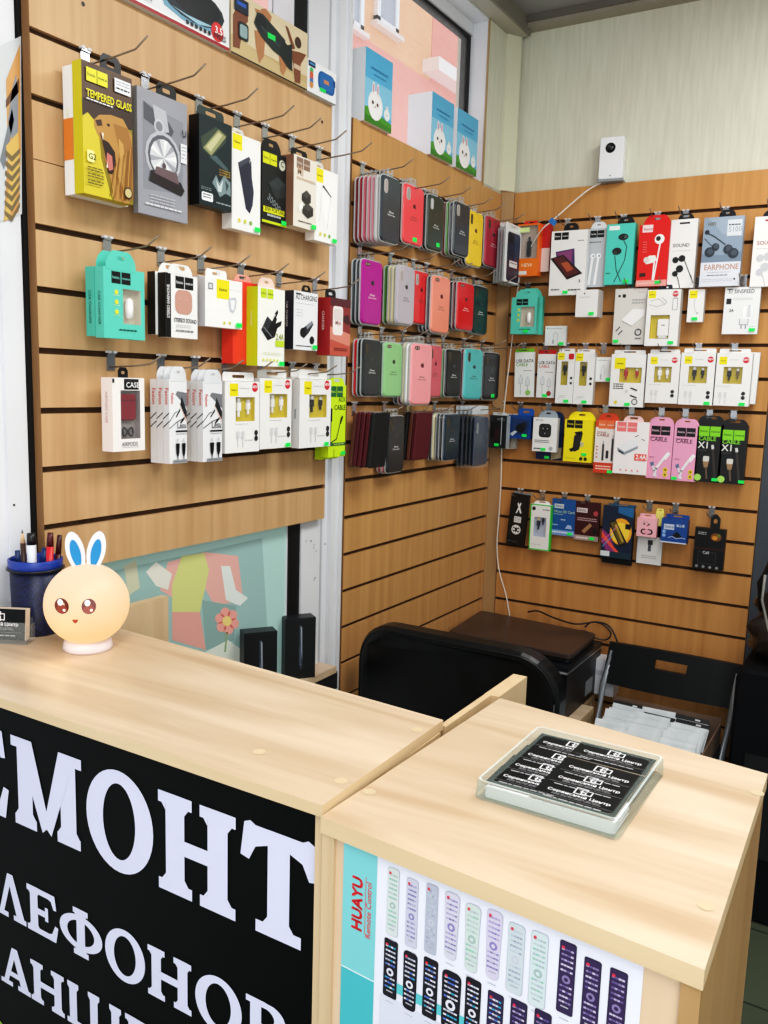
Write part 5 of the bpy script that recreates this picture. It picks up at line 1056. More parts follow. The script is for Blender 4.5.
for ch, x0, x1 in (('Т', .075, .14), ('Е', .147, .207), ('Л', .2, .266), ('Е', .270, .335), ('Ф', .338, .422), ('О', .427, .5), ('Н', .505, .579), ('О', .585, .658), ('В', .664, .727)):
    letter(m, ch, x0, R2[0], x1 - x0, R2[1], SYF, LW)
m.build('lettering', sp_).data.transform(Matrix.Translation(-Vector(ctr.location)))
m = MB(); m.keep = True
for ch, x0, x1 in (('П', .075, .138), ('Л', .141, .2), ('А', .204, .27), ('Н', .272, .343), ('Ш', .349, .456), ('Е', .463, .518), ('Т', .524, .586), ('О', .59, .652), ('В', .658, .714)):
    letter(m, ch, x0, R3[0], x1 - x0, R3[1], SYF, LW)
m.build('lettering', sp_).data.transform(Matrix.Translation(-Vector(ctr.location)))
p = on(0, 1018, 1, -2.113); m = MB()
m.flat([(p.x - .16, p.z - .05), (p.x + .012, p.z - .012), (p.x - .02, p.z + .006), (p.x - .16, p.z + .03)], SYF, 'a6d83a')
m.build('lime_print', sp_).data.transform(Matrix.Translation(-Vector(ctr.location)))
m = MB(); m.box(.0, .764, -2.10, -2.095, .02, ZH - .0135, MAPLEV); m.box(0, .016, -2.095, -1.82, 0, ZH - .0135, MAPLEV); m.box(.016, .75, -1.98, -1.965, .12, .7, MAPLEV); m.build('carcass', ctr, True)
# upright divider board between the counters, running back past them
m = MB(); m.box(.764, .7735, -2.122, -1.86, 0, 1.056, MAPLEV); m.box(.764, .7735, -1.845, -1.705, 0, 1.059, MAPLEV); m.box(.764, .7865, -1.705, -1.598, 0, 1.0595, MAPLEV)
m.build('side_panel', ctr, True)


lo = thing('counter', 'lower maple counter with remote control poster, carrying the clear tray', 'counter', (.96, -1.93, 0))
m = MB()
tl_ = [(.7762, -2.13), (1.158, -2.156), (1.15, -1.752), (.79, -1.709)]
slab(m, tl_, ZL - .018, ZL, MAPLE, MAPLEEDGE); m.build('countertop', lo, True)
m = MB()
for u, v in ((706, 906), (757, 793), (369, 792)):
    p = on(u, v, 2, ZL)
    MB().add([(p.x + a, p.y + b, ZL + .0004) for a, b in ell(0, 0, .0075, .0075)], [tuple(range(18))], mat('cfbc9a', .3)).build('screw_cap', lo, True)
pass
def rot_box(mb, x0, x1, y0, y1, z0, z1, mt):   # follows the slightly skewed counter front (x along front, y depth)
    def P(x, y):
        s = (x - .7745) / (1.158 - .7745); t = (y + 2.13) / (2.13 - 1.72)
        a = Vector(tl_[0]).lerp(Vector(tl_[1]), s); b = Vector(tl_[3]).lerp(Vector(tl_[2]), s); return a.lerp(b, t)
    vs = [tuple(P(x, y)) + (z,) for z in (z0, z1) for y in (y0, y1) for x in (x0, x1)]
    mb.add(vs, [(0, 2, 3, 1), (4, 5, 7, 6), (0, 1, 5, 4), (2, 6, 7, 3), (0, 4, 6, 2), (1, 3, 7, 5)], mt)
m = MB(); rot_box(m, .7755, .791, -2.128, -1.73, 0, ZL - .018, MAPLEV); m.build('side_panel', lo, True)
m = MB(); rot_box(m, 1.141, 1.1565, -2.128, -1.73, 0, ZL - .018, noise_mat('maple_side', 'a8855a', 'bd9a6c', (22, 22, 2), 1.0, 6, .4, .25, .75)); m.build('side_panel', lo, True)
m = MB(); rot_box(m, .791, 1.141, -2.124, -2.11, .05, ZL - .018, noise_mat('pinkish_front', 'dcc0a0', 'e6ceb0', (22, 22, 3), 1.0, 5, .45)); m.build('front_panel', lo, True)
m = MB(); rot_box(m, .791, 1.141, -1.98, -1.97, .3, .32, MAPLEV); rot_box(m, .791, 1.141, -2.1, -1.76, .5, .515, MAPLE); m.build('shelf', lo, True)
# poster of remote controls on the front of the lower counter
ang = math.atan2(-.026, .3835)
pw, ph = .308, .30
p0 = Vector((.8035, -2.132 - .0018 + .0045, 0))
post = thing('poster', 'poster of remote controls taped to the front of the lower counter', 'poster', (0, 0, 0))
sy = -2.124 - (.8035 - .7745) * .0678 - .0006
post.location = (.8035, sy, ZL - .018 - .002 - ph); post.rotation_euler.z = ang
m = MB(); m.keep = True; PW, PH = pw, ph
m.flat([(0, 0), (pw, 0), (pw, ph), (0, ph)], 0, 'e9eaf4')
m.flat([(0, 0), (.042, 0), (.042, ph), (0, ph)], -.0003, '7fcdd0'); m.flat([(0, 0), (.042, 0), (.042, ph - .138), (0, ph - .138)], -.0004, '4fb8c0'); m.flat([(0, ph - .1385), (.042, ph - .1385), (.042, ph - .137), (0, ph - .137)], -.0005, 'd8f0f0')
[m.text('HUAYU', .0245 + dx_, -.0006 - abs(dx_) * .1, ph - .091 + dz_, .0125, 'd6222e', 'l', 1.0, PI / 2) for dx_, dz_ in ((.0007, 0), (-.0007, 0), (0, .0006))]; m.text('HUAYU', .0245, -.0006, ph - .091, .0125, 'd6222e', 'l', 1.0, PI / 2); m.text('Remote Control', .036, -.0006, ph - .094, .0066, 'd6403e', 'l', 1.0, PI / 2)
m.flat([(.0285, ph - .091), (.0292, ph - .091), (.0292, ph - .028), (.0285, ph - .028)], -.0006, 'd6403e')
m.flat(rrect(.2, .011, .005, 4, .155, ph - .132), -.0004, '62c4c8'); m.flat([(.05, 0), (pw, 0), (pw, ph - .146), (.05, ph - .146)], -.0004, 'd9dcea')
rr_ = random.Random(5)
def remote(x, zt, w, h, body, keys, accent, taper=0, dark=False):
    z0 = zt - h; c = x
    if taper: pts = [(c + a * (1 - taper * abs(b) / (h / 2) * (1 if b < 0 else 0)), z0 + h / 2 + b) for a, b in rrect(w, h, w * .3, 4)]
    else: pts = [(c + a, z0 + h / 2 + b) for a, b in rrect(w, h, w * (.22 if not dark else .15), 4)]
    e = [(c + (a - c) * 1.06, z0 + h / 2 + (b - z0 - h / 2) * 1.015) for a, b in pts]
    m.flat(e, -.0005, 'b4b8c8' if not dark else '15131c'); m.flat(pts, -.0008, body)
    nx = 4 if w < .0135 else 4; rows = int(h / .0048) - 2
    for r in range(rows):
        zz = zt - .007 - r * (h - .018) / max(1, rows - 1)
        if r in (rows // 2, rows // 2 + 1):
            if r == rows // 2: m.flat(ell(c, zz - .003, w * .27, w * .27, 12), -.001, keys[0]); m.flat(ell(c, zz - .003, w * .13, w * .13, 10), -.0012, body)
            continue
        for k in range(nx):
            xx = c + (k - (nx - 1) / 2) * w * .78 / nx
            m.flat([(xx - w * .085, zz - .0009), (xx + w * .085, zz - .0009), (xx + w * .085, zz + .0009), (xx - w * .085, zz + .0009)], -.001, rr_.choice(keys))
    m.flat(ell(c - w * .28, zt - .0055, .0016, .0016, 8), -.0012, accent)
    m.flat([(c - w * .25, z0 + .006), (c + w * .25, z0 + .006), (c + w * .25, z0 + .0072), (c - w * .25, z0 + .0072)], -.001, 'a8acb8' if not dark else 'b8b8c0')
    m.flat([(c - w * .3, z0 - .006), (c + w * .3, z0 - .006), (c + w * .3, z0 - .0052), (c - w * .3, z0 - .0052)], -.0005, 'b0b4c4')
lk = ['c4c8d4', 'a8aec2', 'b8c4cc', '9aa0b4']; gk = ['9fb8b0', '88c0a8', 'b8c8c8', 'a8b4bc']; pk_ = ['8a80b8', 'a49ac8', '7a78a4', 'b0a8c8']; dk_ = ['e0e0ea', 'b4b4c8', '5a78c8', 'c8ccd8', '38a0c0']; vk = ['8a7aa8', 'b0a4c8', '6a5a90', 'c8c0d8']
for i, (bd, ks) in enumerate((('d2dcd8', gk), ('c9c9da', pk_), ('b4b9c8', lk), ('d2cfde', pk_), ('ccdad4', gk), ('d2cae0', pk_), ('c8d4d8', lk), ('cedcde', gk))):
    x = .062 + i * .0222; remote(x, ph - (.006 + .0028 * (i % 3 == 1) + .004 * (i in (6,))) - .001, .0128 if i < 3 else .0155, .071 if i in (0, 1, 2, 7) else .067, bd, ks, 'd84050', .25 if i in (3, 4, 5) else 0)
for i in range(3): remote(.2435 + i * .0225, ph - .008 - (.006 if i else 0), .0145, .067, '3a2c52', vk, 'd83850', 0, True)
for i in range(8): remote(.0615 + i * .0233, ph - .0835 - (.003 if i % 2 else 0) + (.004 if i == 7 else 0), .0155 if i != 3 else .02, .062, '1e1c26' if i < 5 else '352a4c', dk_ if i < 6 else vk, 'd83850', .1 if i in (1, 3) else 0, True)
rem = []
m.build('print', post)

# ================================================================== ON THE COUNTERS
# rabbit lamp
lc = Vector((.1705, -1.918, ZH)); lr = .0648
lamp = thing('rabbit_lamp', 'glowing round rabbit lamp with blue eared tips on the left counter', 'lamp', lc, 0)
lamp.rotation_euler.z = math.atan2(CP.y - lc.y, CP.x - lc.x) + PI / 2 - .03    # local -y looks just left of the camera
def glow_mat():
    g = bpy.data.materials.new('warm_glow'); g.use_nodes = True; nt = g.node_tree; b = nt.nodes['Principled BSDF']
    tc = nt.nodes.new('ShaderNodeTexCoord'); sx = nt.nodes.new('ShaderNodeSeparateXYZ'); cr = nt.nodes.new('ShaderNodeValToRGB'); mr = nt.nodes.new('ShaderNodeMapRange')
    mr.inputs['From Min'].default_value = .0; mr.inputs['From Max'].default_value = .15
    cr.color_ramp.elements[0].color = lin('f7c27c'); cr.color_ramp.elements[1].color = lin('fbdcc0')
    cr.color_ramp.elements.new(.45).color = lin('fbd4a4')
    nt.links.new(tc.outputs['Object'], sx.inputs[0]); nt.links.new(sx.outputs['Z'], mr.inputs['Value']); nt.links.new(mr.outputs['Result'], cr.inputs['Fac'])
    b.inputs['Base Color'].default_value = lin('7d6c58'); b.inputs['Roughness'].default_value = .5
    nt.links.new(cr.outputs['Color'], b.inputs['Emission Color']); b.inputs['Emission Strength'].default_value = .84
    return g
m = MB(); prof = []
for k in range(25):
    t = -PI / 2 * .80 + (PI / 2 + PI / 2 * .80) * k / 24
    prof.append((max(.0006, lr * 1.0 * math.cos(t)), .0735 + .064 * math.sin(t)))
m.lathe(prof, glow_mat(), n=48); m.build('globe', lamp)
m = MB(); m.lathe([(.001, 0), (.036, 0), (.038, .003), (.036, .014), (.03, .018), (.001, .018)], mat('e9dfe4', .4), n=40); m.build('base', lamp)
zc, ry = .0735, lr
for s in (-1, 1):
    def earshape(w, h, y0, y1, mt, z0, n=22):
        mb = MB(); pts = []
        for k in range(n):
            a = 2 * PI * k / n; zz = math.sin(a); xx = math.cos(a) * w * (1 - .14 * (zz < 0) * abs(zz)) 
            pts.append((xx, z0 + h * zz))
        ca, sa = math.cos(-s * .21), math.sin(-s * .21)
        pts = [(a * ca - b * sa + s * .0098, a * sa + b * ca + .131) for a, b in pts]
        return mb.prism(pts, y0, y1, mt)
    e = earshape(.0138, .0325, -.0035, .0035, mat('e9e9ee', .4), .026).build('ear', lamp)
    i = earshape(.0075, .0225, -.0045, -.003, mat('1488c8', .4), .024).build('inner_ear', e)
    i['label'] = 'bright blue inner ear'
def on_globe(x, z, out): return -math.sqrt(max(1e-6, 1 - ((z - zc) / .064) ** 2) * lr * lr - x * x) - out
for s, x in ((-1, -.0345), (1, .0045)):
    z = .0845; e = MB(); y = on_globe(x, z, .0)
    nx = Vector((x, y, (z - zc))).normalized()
    def disc(mb, cx, cz, rx, rz, out, mt, n=18):
        mb.add([(cx + rx * math.cos(2 * PI * k / n), on_globe(cx + rx * math.cos(2 * PI * k / n), cz + rz * math.sin(2 * PI * k / n), out), cz + rz * math.sin(2 * PI * k / n)) for k in range(n)], [tuple(range(n))], mt)
    disc(e, x, z, .0105, .0115, .0008, mat('6e2a1c', .2)); disc(e, x, z - .004, .008, .0065, .0012, mat('94402a', .2)); disc(e, x - .002, z + .0055, .004, .0045, .0016, mat('ffffff', .2, 0, .3)); disc(e, x + .0035, z - .0055, .002, .002, .0016, mat('ffe8d8', .2, 0, .3))
    e.build('eye', lamp)
e = MB(); x, z = -.0155, .0625
e.add([(x + a, on_globe(x + a, z + b, .001), z + b) for a, b in ((-.0045, .0015), (-.002, .003), (0, .002), (.002, .003), (.0045, .0015), (.002, -.0025), (0, -.0035), (-.002, -.0025))], [tuple(range(8))], mat('a8402c', .3)); e.build('mouth', lamp)

# pen cup with pens
cc = Vector((.028, -1.904, ZH))
cup = thing('pen_cup', 'navy plastic pen cup behind the rabbit lamp', 'cup', cc); cup.scale = (1.06, 1.06, 1.26)
NV = noise_mat('navy_mesh', '0c1430', '16204a', (300, 300, 300), 1.0, 1, .4, .45, .55)
m = MB(); m.lathe([(.001, 0), (.036, 0), (.037, .004), (.0385, .088), (.0375, .088), (.036, .006), (.001, .006)], NV, n=36); m.build('body', cup)
m = MB(); m.lathe([(.0385, .084), (.0435, .086), (.0435, .0875), (.0385, .089)], mat('0a0e1c', .4), n=36); m.build('flange', cup)
m = MB(); m.lathe([(.0375, .086), (.0405, .088), (.041, .099), (.0385, .1), (.0375, .097), (.036, .03), (.034, .03), (.0355, .094)], mat('1c3c96', .35), n=36); m.build('rim', cup)
vx = Vector((RC[0][0], RC[0][1], 0)).normalized()
def pen(name, label, off, depth, h, lean, segs, cat='pen', r=.0045):
    h *= 1.25; b = cc + vx * off + Vector((-vx.y, vx.x, 0)) * depth + Vector((0, 0, .0080))
    o = thing(name, label, cat, b); o.rotation_euler = (0, lean, math.atan2(vx.y, vx.x))
    z = 0
    for nm, frac, mt, r0, r1 in segs:
        q = MB(); q.lathe([(1e-4, z), (r * r0, z), (r * r1, z + h * frac), (1e-4, z + h * frac)], mt, n=10); q.build(nm, o); z += h * frac
    return o
pen('pencil', 'brown pencil pointing up from the pen cup, sharpened tip on top', -.018, .002, .132, -.02, [('barrel', .86, mat('4a3328', .4), 1, 1), ('wood_tip', .10, mat('d8b48c', .6), 1, .35), ('lead', .04, mat('2a2a2a', .5), .35, .05)], 'pencil')
pen('marker', 'white marker with a black cap in the pen cup', -.004, -.004, .128, 0, [('barrel', .88, mat('dfe3e8', .35), 1, 1), ('cap', .12, mat('141416', .35), 1.02, .9)], 'marker', .0078)
pen('marker', 'red marker standing in the pen cup, beside the dark red pen', .019, -.002, .129, .05, [('barrel', .86, mat('d01c26', .35), 1, 1), ('cap', .14, mat('501016', .35), 1.02, .8)], 'marker', .006)
pen('pen', 'dark red pen leaning right in the pen cup', .023, .008, .125, .1, [('barrel', .8, mat('4a1018', .35), 1, 1), ('cap', .2, mat('3c0c14', .35), 1.1, .9)])
pen('pen', 'short blue pen in front of the pencil', -.024, -.01, .105, -.01, [('barrel', .8, mat('1c3c78', .35), 1, 1), ('cap', .2, mat('18305c', .35), 1.1, .9)])
pen('pen', 'thick blue pen between the two markers', .007, .006, .107, .06, [('barrel', .78, mat('1f4a92', .35), 1, 1), ('cap', .22, mat('17376e', .35), 1.1, .9)], 'pen', .007)
pen('pen', 'pale pink pen behind the red marker', .013, .014, .123, .06, [('barrel', .9, mat('d8b4c4', .35), 1, 1), ('tip', .1, mat('c8a0b0', .35), 1, .3)])

# card holder with business cards at the left edge
hx = on(30, 637, 2, ZH); vdir = vx
hold = thing('card_holder', 'clear acrylic business card holder at the left edge of the counter', 'card holder', (hx.x - vx.x * .024 + .004, hx.y - vx.y * .024 - .027, ZH), math.atan2(vx.y, vx.x) - .06)
ACR = mat('e6eef0', .06, 0, 0, .09)
m = MB(); m.box(-.048, .048, -.014, .011, 0, .003, ACR); m.box(-.048, .048, -.0155, -.0140, 0, .036, ACR); m.box(.0475, .049, -.0155, .012, 0, .03, ACR); m.box(-.049, -.0475, -.0155, .012, 0, .03, ACR); m.build('pocket', hold)
m = MB(); m.add([(-.048, .003, .003), (.048, .003, .003), (.048, .009, .04), (-.048, .009, .04)], [(0, 1, 2, 3)], ACR); m.build('back_rest', hold)
def card_art(a, txt=True):
    a.l([(.42, .62), (.42, .9), (.55, .9), (.55, .8)], .018, 'e8e8ea'); a.l([(.42, .62), (.55, .62), (.55, .75), (.48, .75)], .018, 'e8e8ea'); a.l([(.5, .66), (.5, .84), (.62, .84), (.62, .64), (.5, .66)], .016, 'e8e8ea')
    a.t('Сервисный Центр', .5, .46, .06, 'f4f4f6', 'c', 1.05); a.fine(.2, .8, .38, 'a8a8ac', 2, .05, .014); a.r(.06, .245, .94, .253, '9a9a9e'); a.fine(.14, .86, .13, 'b4b4b8', 1, .03, .035)
CW, CH = .09, .05
card_p = {}
def card(front, label, loc, rot, group, cat='business card'):
    if front in card_p: o = card_p[front].copy(); COL.objects.link(o)
    else:
        mb = MB(); mb.keep = True; mb.box(-CW / 2, CW / 2, -.0008, 0, 0, CH, 'd8c8b4' if front != 'white' else 'f4f4f8')
        if front == 'black': mb.flat([(-CW / 2, 0), (CW / 2, 0), (CW / 2, CH), (-CW / 2, CH)], -.0009, mat('0c1113', .4, 0, 0, 1, .2)); card_art(Art(mb, CW, CH, -.00095))
        o = mb.build('business_card'); card_p[front] = o
    o.location = loc; o.rotation_euler = rot; tag(o, label, cat, group); return o
for k in range(7):
    q = Vector(hold.location) + Matrix.Rotation(hold.rotation_euler.z, 3, 'Z') @ Vector((-.001 + .0004 * k, -.0125 + .0017 * k, .0062))
    card('black' if k == 0 else 'cream', ('black business card standing in front of the clear holder' if k == 0 else 'cream business card edge, %s behind the black card in the clear holder' % ORD[k - 1]), q, (-.12, 0, hold.rotation_euler.z), 'cards in the clear holder')

# clear coin tray full of business cards on the lower counter
tc_ = [on(480, 800, 2, ZL), on(622, 843, 2, ZL), on(662, 772, 2, ZL), on(530, 740, 2, ZL)]
tc = sum(tc_, Vector()) / 4; tw = ((tc_[1] - tc_[0]).length + (tc_[2] - tc_[3]).length) / 2; td = ((tc_[3] - tc_[0]).length + (tc_[2] - tc_[1]).length) / 2
e1 = tc_[1] - tc_[0]; tang = math.atan2(e1.y, e1.x)
tray = thing('coin_tray', 'clear glass coin tray filled with business cards on the lower counter', 'tray', (tc.x, tc.y, ZL), tang)
def glass_mat():
    g = bpy.data.materials.new('tray_glass'); g.use_nodes = True; nt = g.node_tree; nt.nodes.remove(nt.nodes['Principled BSDF'])
    out = nt.nodes['Material Output']; tr = nt.nodes.new('ShaderNodeBsdfTransparent'); gl = nt.nodes.new('ShaderNodeBsdfGlossy'); mx = nt.nodes.new('ShaderNodeMixShader'); fr = nt.nodes.new('ShaderNodeFresnel')
    tr.inputs['Color'].default_value = (.94, .975, .96, 1); gl.inputs['Roughness'].default_value = .03; fr.inputs['IOR'].default_value = 1.5
    nt.links.new(fr.outputs[0], mx.inputs[0]); nt.links.new(tr.outputs[0], mx.inputs[1]); nt.links.new(gl.outputs[0], mx.inputs[2]); nt.links.new(mx.outputs[0], out.inputs['Surface'])
    return g
TG = mat('cfe0d8', .04, 0, 0, .13)
def rrz(w, d, r, z, n=4): return [(a, b, z) for a, b in rrect(w, d, r, n)]
TH = .021
m = MB()
m.loft([rrz(tw, td, .008, 0), rrz(tw, td, .008, .004), rrz(tw - .002, td - .002, .008, TH - .002), rrz(tw - .006, td - .006, .007, TH), rrz(tw - .022, td - .022, .006, TH), rrz(tw - .030, td - .030, .006, TH - .0045), rrz(tw - .0305, td - .0305, .006, TH - .005)], TG)
m.build('glass_body', tray)
m = MB(); oo = rrz(tw + .0004, td + .0004, .008, .002); o2 = rrz(tw - .0016, td - .0016, .008, TH - .002); nn = len(oo); m.add(oo + o2, [(k, (k + 1) % nn, nn + (k + 1) % nn, nn + k) for k in range(nn)], mat('a9c4b8', .08, 0, 0, .3)); m.build('glass_edge', tray)
m = MB(); o_, i_ = rrect(tw - .004, td - .004, .007, 4), rrect(tw - .009, td - .009, .006, 4)
m.add([(p[0], p[1], TH + .0004) for p in o_ + i_], [(k, (k + 1) % len(o_), len(o_) + (k + 1) % len(o_), len(o_) + k) for k in range(len(o_))], mat('dfeeea', .1, 0, 0, .55)); m.build('polished_rim', tray)
Rt = Matrix.Rotation(tang, 3, 'Z')
n_ = 0
cw2 = (tw - .016)
for k in range(12):
    q = Vector((tc.x, tc.y, ZL)) + Rt @ Vector((.003 if k % 2 else .001, -td / 2 + .0075 + CH * 1.0, .0016 + .0011 * k))
    o = card('white', 'white business card edge in the tray, %s from the bottom of the front pile' % ORD[k], q + Rt @ Vector((0, -CH, 0)), (-PI / 2, 0, tang), 'white cards piled in the glass tray')
    o.scale = (cw2 / CW * (.985 if k % 3 else .97), 1, 1)
# rotated so that local z runs back along the tray: face the print upwards
for o in [x for x in COL.objects if x.get('group') == 'white cards piled in the glass tray']: o.scale.y = 1
hx_ = tw / 2 - .0535
lay = [(hx_, -td / 2 + .0085, 'front right', 0), (hx_, -td / 2 + .042, 'middle right', .01), (hx_, -td / 2 + .074, 'third right', -.01), (hx_, td / 2 - .058, 'rear right', .0), (-hx_, -td / 2 + .012, 'front left', .03), (-hx_, -td / 2 + .046, 'middle left', .04), (-hx_, -td / 2 + .08, 'third left', .0), (-hx_ + .002, td / 2 - .06, 'rear left', .01)]
for k, (px, py, nm, aa) in enumerate(lay):
    zz = .0155 + .0002 * (7 - k)
    q = Vector((tc.x, tc.y, ZL)) + Rt @ Vector((px, py, zz))
    o = card('black', 'black business card with white print lying in the glass tray, ' + nm, q, (-PI / 2, 0, tang + aa), 'black cards in the glass tray')

# ================================================================== BEHIND THE COUNTER
# wood board standing behind the left counter
o = MB().box(.052, .07, -1.80, -1.644, .77, 1.084, MAPLEV).build('wooden_panel'); tag(o, 'maple side panel standing behind the rabbit lamp under the slat panel', 'panel')
# two small black phone boxes on the window sill
def phone_box(tl, br, d, label):
    P, Q = on(tl[0], tl[1], 0, d), on(br[0], br[1], 0, d); w = Q.y - P.y; h = (P.z - .7655) * .91
    r = thing('phone_box', label, 'box', (d - .02, (P.y + Q.y) / 2, .7655), PI / 2 - .62, 'phone boxes on the sill'); w = w * .66; r.location.y += .012
    m = MB(); m.box(-w / 2, w / 2, -.02, .02, 0, h * .16, '101216'); m.keep = True; m.box(-w / 2, w / 2, -.02, .02, h * .16, h, '14171c')
    a = Art(m, w, h, -.0201); a.p([(.46, .9), (.56, .86), (.58, .2), (.5, .14), (.45, .3)], '3a424e'); a.p([(.5, .88), (.55, .84), (.57, .3), (.52, .5)], '9aa4b0'); a.p([(.47, .5), (.52, .62), (.54, .34), (.49, .2)], '56627a'); a.e(.52, .24, .02, '7a8494')
    a.l([(.0, .985), (1, .985)], .015, '2c3038')
    m.build('carton', r)
    f = MB(); f.box(-w / 2 + .001, w / 2 - .001, -.019, .019, h, h + .0006, '1d2026'); f.build('lid', r); return r
phone_box((245, 632), (277.5, 690), .035, 'black phone box on the left, partly hidden by the counter edge')
phone_box((287, 618), (315, 676), .02, 'taller looking black phone box on the right end of the sill, by the post')

# office chair: rounded black leather back
oc = thing('office_chair', 'black leather office chair with rounded back behind the counter', 'chair', (.335, -.75, 0))
m = MB(); yb = -.965; xc, w_ = .33, .565; ztop, zbot = .879, .50
prof = []
def chair_outline(g, x=0):
    pts = []
    for a, b in rrect(w_ - 2 * g, (ztop - zbot) - 2 * g, .115 - g, 8): pts.append((xc + a, (ztop + zbot) / 2 + b))
    return pts
def bowed(pts, y, amt=.035): return [(x, y + amt * ((x - xc) / (w_ / 2)) ** 2, z) for x, z in pts]
m.loft([bowed(chair_outline(.02), yb - .003), bowed(chair_outline(.006), yb - .001), bowed(chair_outline(0), yb + .008), bowed(chair_outline(0), yb + .05), bowed(chair_outline(.012), yb + .068), bowed(chair_outline(.04), yb + .074)], LEATHER, smooth=False)
m.build('backrest', oc, True)
m = MB(); pl = bowed(chair_outline(.010), yb - .001); pl.append(pl[0]); m.tube(pl, .003, mat('0a0c0e', .4), 6); m.build('piping', oc, True)
m = MB(); m.rbox(.09, .56, -.88, -.52, .0, .09, LEATHER, .04); o = m.build('seat', oc, True); o.data.transform(Matrix.Translation((0, 0, .42)))
m = MB(); m.box(.3, .36, -.93, -.9, .38, .56, '141416'); m.box(.3, .36, -.93, -.65, .38, .41, '141416'); m.build('back_bracket', oc, True)
m = MB(); m.lathe([(.03, .12), (.03, .3), (.02, .3), (.02, .42)], '1a1a1c', (.33, -.78, 0), 16); m.build('gas_lift', oc, True)
for k in range(5):
    a = 2 * PI * k / 5 + .3; d = Vector((math.cos(a), math.sin(a), 0)); q = Vector((.33, -.78, 0))
    m = MB(); m.tube([q + d * .02 + Vector((0, 0, .12)), q + d * .2 + Vector((0, 0, .075))], [.024, .014], '161618', 8); lg = m.build('leg', oc, True)
    m = MB(); m.ball(q + d * .2 + Vector((0, 0, .03)), .03, .03, .03, '101012', 10); c_ = m.build('caster', lg); c_.data.transform(Matrix.Translation(-Vector(oc.location)))

# table with a black printer, laptop on it
tb = thing('table', 'light wooden table under the black printer in the corner', 'table', (.28, -.25, 0))
m = MB(); slab(m, [(.02, -.42), (.484, -.42), (.484, -.21), (.44, -.21), (.44, -.03), (.02, -.03)], .478, .5, MAPLE, MAPLEEDGE); m.build('tabletop', tb, True)
for x in (.04, .405):
    for y in (-.40, -.07): m = MB(); m.box(x, x + .03, y, y + .03, 0, .478, MAPLEV); m.build('leg', tb, True)
lapc = [on(447.7, 631, 2, .70), on(570.6, 655, 2, .70), on(596.7, 633, 2, .70), on(480.8, 610, 2, .70)]
pr_ = thing('printer', 'black boxy printer with silver top edge under the laptop', 'printer', (.245, -.19, .5))
m = MB(); m.box(.05, .446, -.378, -.045, .5005, .648, mat('121417', .4)); m.build('body', pr_, True)
m = MB(); m.box(.045, .45, -.384, -.045, .654, .668, mat('1c1f22', .3)); m.build('lid', pr_, True)
m = MB(); m.box(.047, .448, -.386, -.047, .648, .654, mat('b4b8bc', .3, .4)); m.build('trim_strip', pr_, True)
m = MB(); m.box(.15, .36, -.381, -.378, .56, .63, mat('1b1d20', .2)); m.build('paper_door', pr_, True)
m = MB(); m.box(.4461, .4467, -.19, -.12, .52, .57, mat('8a8e92', .4)); m.build('rating_label', pr_, True)
lt = thing('laptop', 'closed dark brown laptop lying on the black printer', 'laptop', (.23, -.19, .669))
LB = noise_mat('laptop_brown', '40342f', '4a3c36', (10, 10, 10), 1.0, 4, .3)
def lap(g): return [Vector((p.x, p.y, 0)).lerp(Vector((.22, -.198, 0)), g) for p in lapc]
def lring(z, g):
    q = lap(g); out = []
    for k in range(4):
        a, b, c = q[k - 1], q[k], q[(k + 1) % 4]
        p1 = b + (a - b).normalized() * .018; p2 = b + (c - b).normalized() * .018
        for t in range(5): s = t / 4; out.append(p1.lerp(b, s).lerp(b.lerp(p2, s), s) + Vector((0, 0, z)))
    return [tuple(p) for p in out]
m = MB(); m.loft([lring(.6690, .03), lring(.672, .01), lring(.683, .01)], mat('0f1012', .4)); m.build('base', lt, True)
m = MB(); m.loft([lring(.6845, .005), lring(.686, 0), lring(.697, 0), lring(.70, .02)], LB); m.build('lid', lt, True)
c = on(583, 631, 2, .7003)
m = MB(); n = 18; m.add([(c.x + .013 * math.cos(2 * PI * k / n), c.y + .013 * math.sin(2 * PI * k / n), .7006) for k in range(n)], [tuple(range(n))], mat('54403a', .3)); vs, fs, tw_ = tmesh('hp'); m.add([(c.x + (p[0] - tw_ / 2) * .012, c.y - .004 + p[1] * .012, .7009) for p in vs], fs, mat('1d1615', .4)); m.build('lid_badge', lt, True)

# white box behind the folding chair
P, Q = on(592, 654, 1, -.05), on(608, 700, 1, -.05)
o = thing('carton_box', 'white box squeezed between the printer and the folding chair', 'box', ((P.x + Q.x) / 2 + .009, -.06, .5005))
m = MB(); m.box(-.028, .05, -.03, .03, 0, P.z - .5, mat('d4d6da', .5)); m.build('carton', o)
m = MB(); m.box(-.022, .044, -.0306, -.03, (P.z - .5) * .55, (P.z - .5) * .7, mat('b8bcc4', .5)); m.build('printed_band', o)

# folding chair with a tray of bagged parts on its seat
fc = thing('folding_chair', 'black folding chair with grey tube legs against the back wall', 'chair', (.7, -.25, 0))
Yc = -.13
TL, TR, BL, BR = on(608.5, 643.0, 1, Yc), on(742.8, 667.4, 1, Yc), on(601, 683.0, 1, Yc - .012), on(733.4, 710.7, 1, Yc - .012)
def lerp2(s, t): return TL.lerp(TR, s).lerp(BL.lerp(BR, s), t)
BP = mat('15181b', .45)
m = MB()
S_ = [0, .38, .62, 1]; T_ = [0, .30, .52, 1]
def top_bulge(s, t): return Vector((0, -.012 * (1 - (2 * s - 1) ** 2) + .012, .006 * (1 - (2 * s - 1) ** 2) * (1 - t)))
grid = []
SS = [0, .03, .2, .38, .41, .5, .59, .62, .8, .97, 1]; TT = [0, .06, .22, .26, .41, .45, .94, 1]
def gp(s, t, dy): return lerp2(s, t) + top_bulge(s, t) + Vector((0, dy, 0))
vs = []; fs = []
